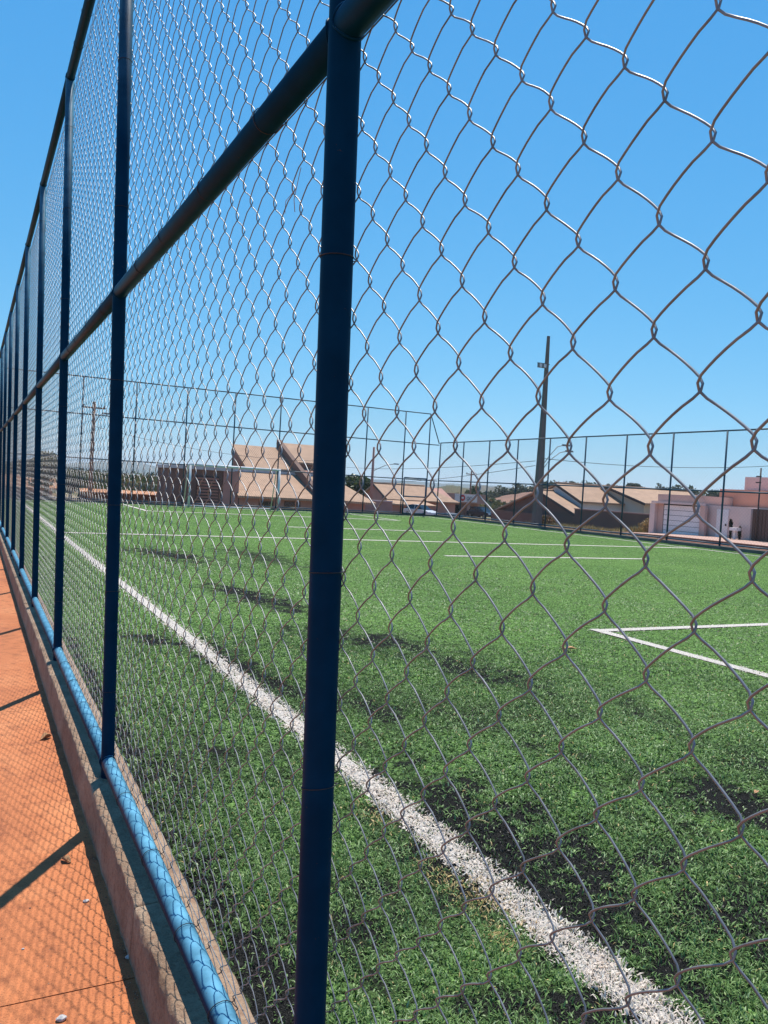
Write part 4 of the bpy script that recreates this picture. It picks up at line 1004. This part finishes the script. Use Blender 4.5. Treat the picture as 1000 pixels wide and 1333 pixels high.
# hills and far wood
def hill(name, prof, dist_y, m, seed, depth=120, axis='ray'):
    """ridge given by pixels on its skyline at a stated distance along the view"""
    pts = []
    for (x, y, D) in prof:
        d = ray(x, y); d = d / math.hypot(d[0], d[1]); p = CAM + d * D; pts.append(p)
    pts = np.array(pts); t = np.linspace(0, len(pts) - 1, 160); P = np.stack([np.interp(t, np.arange(len(pts)), pts[:, k]) for k in range(3)], 1)
    r = np.random.default_rng(seed); D0 = np.hypot(P[:, 0], P[:, 1])[:, None]
    P[:, 2] += (vnoise(t * 3, t * 0, 1.7, seed) - 0.5) * 0.0016 * D0[:, 0] + (vnoise(t * 9, t * 0, 1.7, seed) - 0.5) * 0.0006 * D0[:, 0]
    u = P[:, :2] / D0
    rows = []
    for k, s in enumerate(np.linspace(0, 1, 10)):
        q = P.copy(); q[:, :2] = P[:, :2] - u * depth * s; base = -6.0
        q[:, 2] = base + (P[:, 2] - base) * (1 - s * s * (3 - 2 * s)) + (vnoise(q[:, 0], q[:, 1], 8.0 / depth, seed + 2) - 0.5) * 0.05 * depth * s * (1 - s); rows.append(q)
    back = P.copy(); back[:, :2] += u * depth; back[:, 2] = -8; rows.insert(0, back)
    V = np.concatenate(rows); m_ = len(t); nr = len(rows)
    i, k = np.meshgrid(np.arange(nr - 1), np.arange(m_ - 1), indexing='ij'); a = (i * m_ + k).ravel()
    return struct(link(name, mesh_np(name, V, [np.stack([a, a + 1, a + m_ + 1, a + m_], 1)], m, True))), P
hill('far_hills', [(-400, 596, 5000), (-120, 600, 5000), (0, 604, 5000), (60, 606, 5000), (110, 602, 5000), (150, 598, 5000), (190, 604, 5000), (230, 613, 5000), (300, 615, 5000), (420, 620, 5000), (560, 628, 5000), (640, 632, 5000), (760, 645, 5000), (1300, 668, 5000)], 0, 'hill_far', 1, 900)
hill('middle_hills', [(-200, 614, 1400), (60, 616, 1400), (120, 618, 1400), (200, 622, 1400), (300, 626, 1400), (450, 630, 1400), (480, 631, 1400), (520, 629, 1400), (560, 634, 1400), (600, 636, 1400), (625, 632, 1400), (660, 636, 1400), (700, 640, 1400), (900, 655, 1400)], 0, 'hill_mid', 2, 400)
hill('knoll', [(540, 650, 210), (562, 640, 210), (572, 633, 210), (590, 631, 210), (606, 635, 210), (622, 643, 210), (640, 652, 210)], 0, 'hill_near', 3, 40)
_, ridge = hill('red_hillside', [(590, 662, 380), (625, 652, 380), (650, 646, 380), (690, 640, 380), (730, 636, 380), (800, 637, 380), (860, 640, 380), (930, 646, 380), (1010, 652, 380), (1150, 664, 380), (1300, 670, 380)], 0, 'hill_red', 4, 110)
r = np.random.default_rng(77); sel = r.integers(0, len(ridge), 230)
cs = ridge[sel] + np.stack([r.normal(0, 3, 230), r.normal(0, 3, 230), r.uniform(-1.5, 1.6, 230)], 1); keep = [(c[0] > 200 or True) for c in cs]
rs = [(r.uniform(2, 4.2),) * 2 + (r.uniform(1.2, 2.9),) for _ in range(230)]
V, F, C = leaf_cloud(26000, cs, rs, 0.75, [(0.035, 0.05, 0.02), (0.05, 0.065, 0.025), (0.075, 0.075, 0.035)], 5)
tag(link('far_wood', mesh_np('far_wood', V, F, 'leafage', False, C)), 'dark scrubby wood along the ridge of the distant hillside', 'wood', kind='stuff')
# scrub on the knoll and the lower land
cs = []; rs = []
for k in range(90):
    px = r.uniform(520, 720); D = r.uniform(130, 330); d = ray(px, 655); d = d / math.hypot(d[0], d[1]); p = CAM + d * D
    cs.append((p[0], p[1], gzs(p[0], p[1]) + 0.8)); w_ = r.uniform(1.2, 2.6); rs.append((w_, w_, w_ * 0.6))
V, F, C = leaf_cloud(9000, cs, rs, 0.4, OLIVE + GREEN, 6)
tag(link('scrub', mesh_np('scrub', V, F, 'leafage', False, C)), 'low olive scrub scattered over the lower land behind the shop', 'scrub', kind='stuff')

# ------------------------------------------------------------------ litter
def leaf(label, x, y, z, L, rz, curl, group='fallen leaves'):
    V = []; nL, nW = 9, 5
    for i in range(nL):
        t = i / (nL - 1); w = 0.36 * L * math.sin(math.pi * min(1, t * 0.96 + 0.02)) ** 0.8
        for k in range(nW):
            s = (k / (nW - 1) - 0.5) * 2
            V.append((L * (t - 0.5), w * s * 0.75 * (1 - 0.25 * curl), 0.004 + curl * L * (0.42 * s * s * math.sin(math.pi * t) + 0.25 * (t - 0.4) ** 2) + 0.0025 * math.sin(9 * t + 3 * s)))
    F = [(i * nW + k, i * nW + k + 1, (i + 1) * nW + k + 1, (i + 1) * nW + k) for i in range(nL - 1) for k in range(nW - 1)]
    m = MB(); m.v = V; m.f = F
    t = thing('dry_leaf', label, 'leaf', (x, y, z), rz, group)
    b = m.build('blade', 'leaf_dry', t, True); so = b.modifiers.new('s', 'SOLIDIFY'); so.thickness = 0.0012
    MB().tube([(-L * 0.75, 0, 0.004), (-L * 0.5, 0, 0.003), (L * 0.4, 0, 0.003 + 0.1 * curl * L)], [0.0012, 0.0012, 0.0005], 6).build('stalk', 'leaf_dry', t, True)
    return t
q = onZ(60, 962, WZ); leaf('large curled dry leaf on the orange walkway beside the kerb', q[0], q[1], WZ, 0.085, 0.6, 0.9)
q = onZ(86, 1122, WZ); leaf('crumpled brown leaf on the walkway past the post shadow', q[0], q[1], WZ, 0.06, 2.2, 0.8)
q = onZ(743, 845, 0); leaf('brown leaf lying on the turf near the white box corner', q[0], q[1], 0.0, 0.13, -0.5, 0.35)
q = onZ(792, 1165, 0)
q = onZ(985, 1031, 0); leaf('small dry leaf on the dark worn turf', q[0], q[1], -0.004, 0.05, 0.3, 0.3)
q = onZ(440, 1083, 0); leaf('small straw coloured leaf on the turf close by the touchline', q[0] - 0.12, q[1], -0.004, 0.035, 1.3, 0.3)
def pebble(label, px, py, s, k):
    q = onZ(px, py, WZ); bm = bmesh.new(); bmesh.ops.create_icosphere(bm, subdivisions=2, radius=s)
    for v in bm.verts: v.co = Vector((v.co.x * 1.2, v.co.y * 0.9, v.co.z * 0.6)) * (1 + 0.35 * (vnoise(v.co.x * 90 + k, v.co.y * 90 + v.co.z * 70, 1.0, k) - 0.5))
    me = bpy.data.meshes.new('pebble'); bm.to_mesh(me); bm.free(); me.materials.append(MAT['pebble'])
    o = link('pebble', me); o.location = (q[0], q[1], WZ + s * 0.45); tag(o, label, 'pebble', 'pebbles on the walkway')
for k, (px, py, s) in enumerate(((112, 1174, 0.010), (168, 1247, 0.011), (80, 1328, 0.014), (30, 1236, 0.005), (96, 1010, 0.006))):
    pebble(('pale pebble lying in the sun on the orange walkway', 'pale pebble in the kerb shadow on the walkway', 'flat pale pebble next to the slab joint', 'tiny pebble on the open walkway', 'tiny pebble beside the large curled leaf')[k], px, py, s, k)
# grit and soil crumbs gathered along the kerb foot
def grit():
    r = np.random.default_rng(91); n = 2600
    x = np.where(r.uniform(0, 1, n) < 0.6, 0.565 - np.abs(r.normal(0, 0.035, n)), r.uniform(-0.6, 0.56, n)); y = r.uniform(1.2, 12, n)
    sz = r.uniform(0.0008, 0.0032, n) * (1 + 0.8 * (r.uniform(0, 1, n) < 0.04))
    o8 = np.array([[1, 0, 0], [0, 1, 0], [-1, 0, 0], [0, -1, 0], [0, 0, 0.8], [0, 0, -0.5]])
    V = np.stack([x, y, np.full(n, WZ) + sz * 0.4], 1)[:, None, :] + o8[None] * sz[:, None, None] * r.uniform(0.6, 1.4, (n, 6, 1))
    f = np.array([[0, 1, 4], [1, 2, 4], [2, 3, 4], [3, 0, 4]]); F = (np.arange(n)[:, None, None] * 6 + f[None]).reshape(-1, 3)
    pal = np.array([(0.3, 0.12, 0.06), (0.16, 0.08, 0.05), (0.42, 0.27, 0.18), (0.06, 0.05, 0.045)]); C = np.repeat(pal[r.integers(0, 4, n)], 6, 0)
    return tag(link('grit', mesh_np('grit', V.reshape(-1, 3), [F], 'leafage', False, C)), 'fine red grit gathered along the kerb on the walkway', 'grit', kind='stuff')
grit()
# straw stalk on the turf and dry grass stem caught in the wires
q = onZ(628, 1070, 0)
tag(MB().tube([(q[0] - 0.03, q[1] + 0.03, 0.004), (q[0], q[1], 0.008), (q[0] + 0.02, q[1] - 0.03, 0.003)], 0.0018, 6).build('straw', mat('straw', (0.6, 0.45, 0.2), 0.8), None, True), 'bright yellow straw lying on the black worn turf', 'straw')
def onF(x, y, X0):
    d = ray(x, y); t = (X0 - LEAN * CAM[2]) / (d[0] + LEAN * d[2]); return CAM + d * t
a_, b_, c_, d_ = [onF(*p, FX + MX - 0.004) for p in ((392, 218), (386, 245), (372, 262), (384, 276))]
tag(MB().tube([a_, b_, (b_ + d_) / 2 + np.array([-0.004, 0, 0]), d_], 0.0009, 5).tube([b_, c_, c_ - np.array([0, 0, 0.03])], 0.0007, 5).build('grass_stem', 'leaf_dry', None, True), 'dry grass stem caught in the chain link by the main post', 'stem')

# low woods and gardens on the plain behind the houses
cs = []; rs = []
for k in range(330):
    px = r.uniform(-80, 640); D = r.uniform(115, 520); d = ray(px, 640); d = d / math.hypot(d[0], d[1]); p = CAM + d * D
    w_ = r.uniform(1.6, 3.6) * (0.6 + D / 400); cs.append((p[0], p[1], gzs(p[0], p[1]) + w_ * 0.35)); rs.append((w_ * 1.4, w_ * 1.4, w_ * 0.55))
V, F, C = leaf_cloud(30000, cs, rs, 0.7, OLIVE + GREEN + [(0.12, 0.085, 0.045)], 61)
tag(link('plain_wood', mesh_np('plain_wood', V, F, 'leafage', False, C)), 'low olive woods on the plain behind the tiled houses', 'wood', kind='stuff')

# ------------------------------------------------------------------ haze
hm = bpy.data.materials.new('haze'); hm.use_nodes = True
for nd in list(hm.node_tree.nodes):
    if nd.type == 'BSDF_PRINCIPLED': hm.node_tree.nodes.remove(nd)
pv = hm.node_tree.nodes.new('ShaderNodeVolumePrincipled'); pv.inputs['Color'].default_value = (0.72, 0.83, 0.95, 1); pv.inputs['Density'].default_value = 0.00012; pv.inputs['Anisotropy'].default_value = 0.2
hm.node_tree.links.new(pv.outputs[0], hm.node_tree.nodes['Material Output'].inputs['Volume'])
hz = MB().box(-6300, 6300, -6300, 6300, -40, 80).build('haze', hm)
tag(hz, 'thin pale blue haze over the land to the far hills', 'haze', kind='stuff')
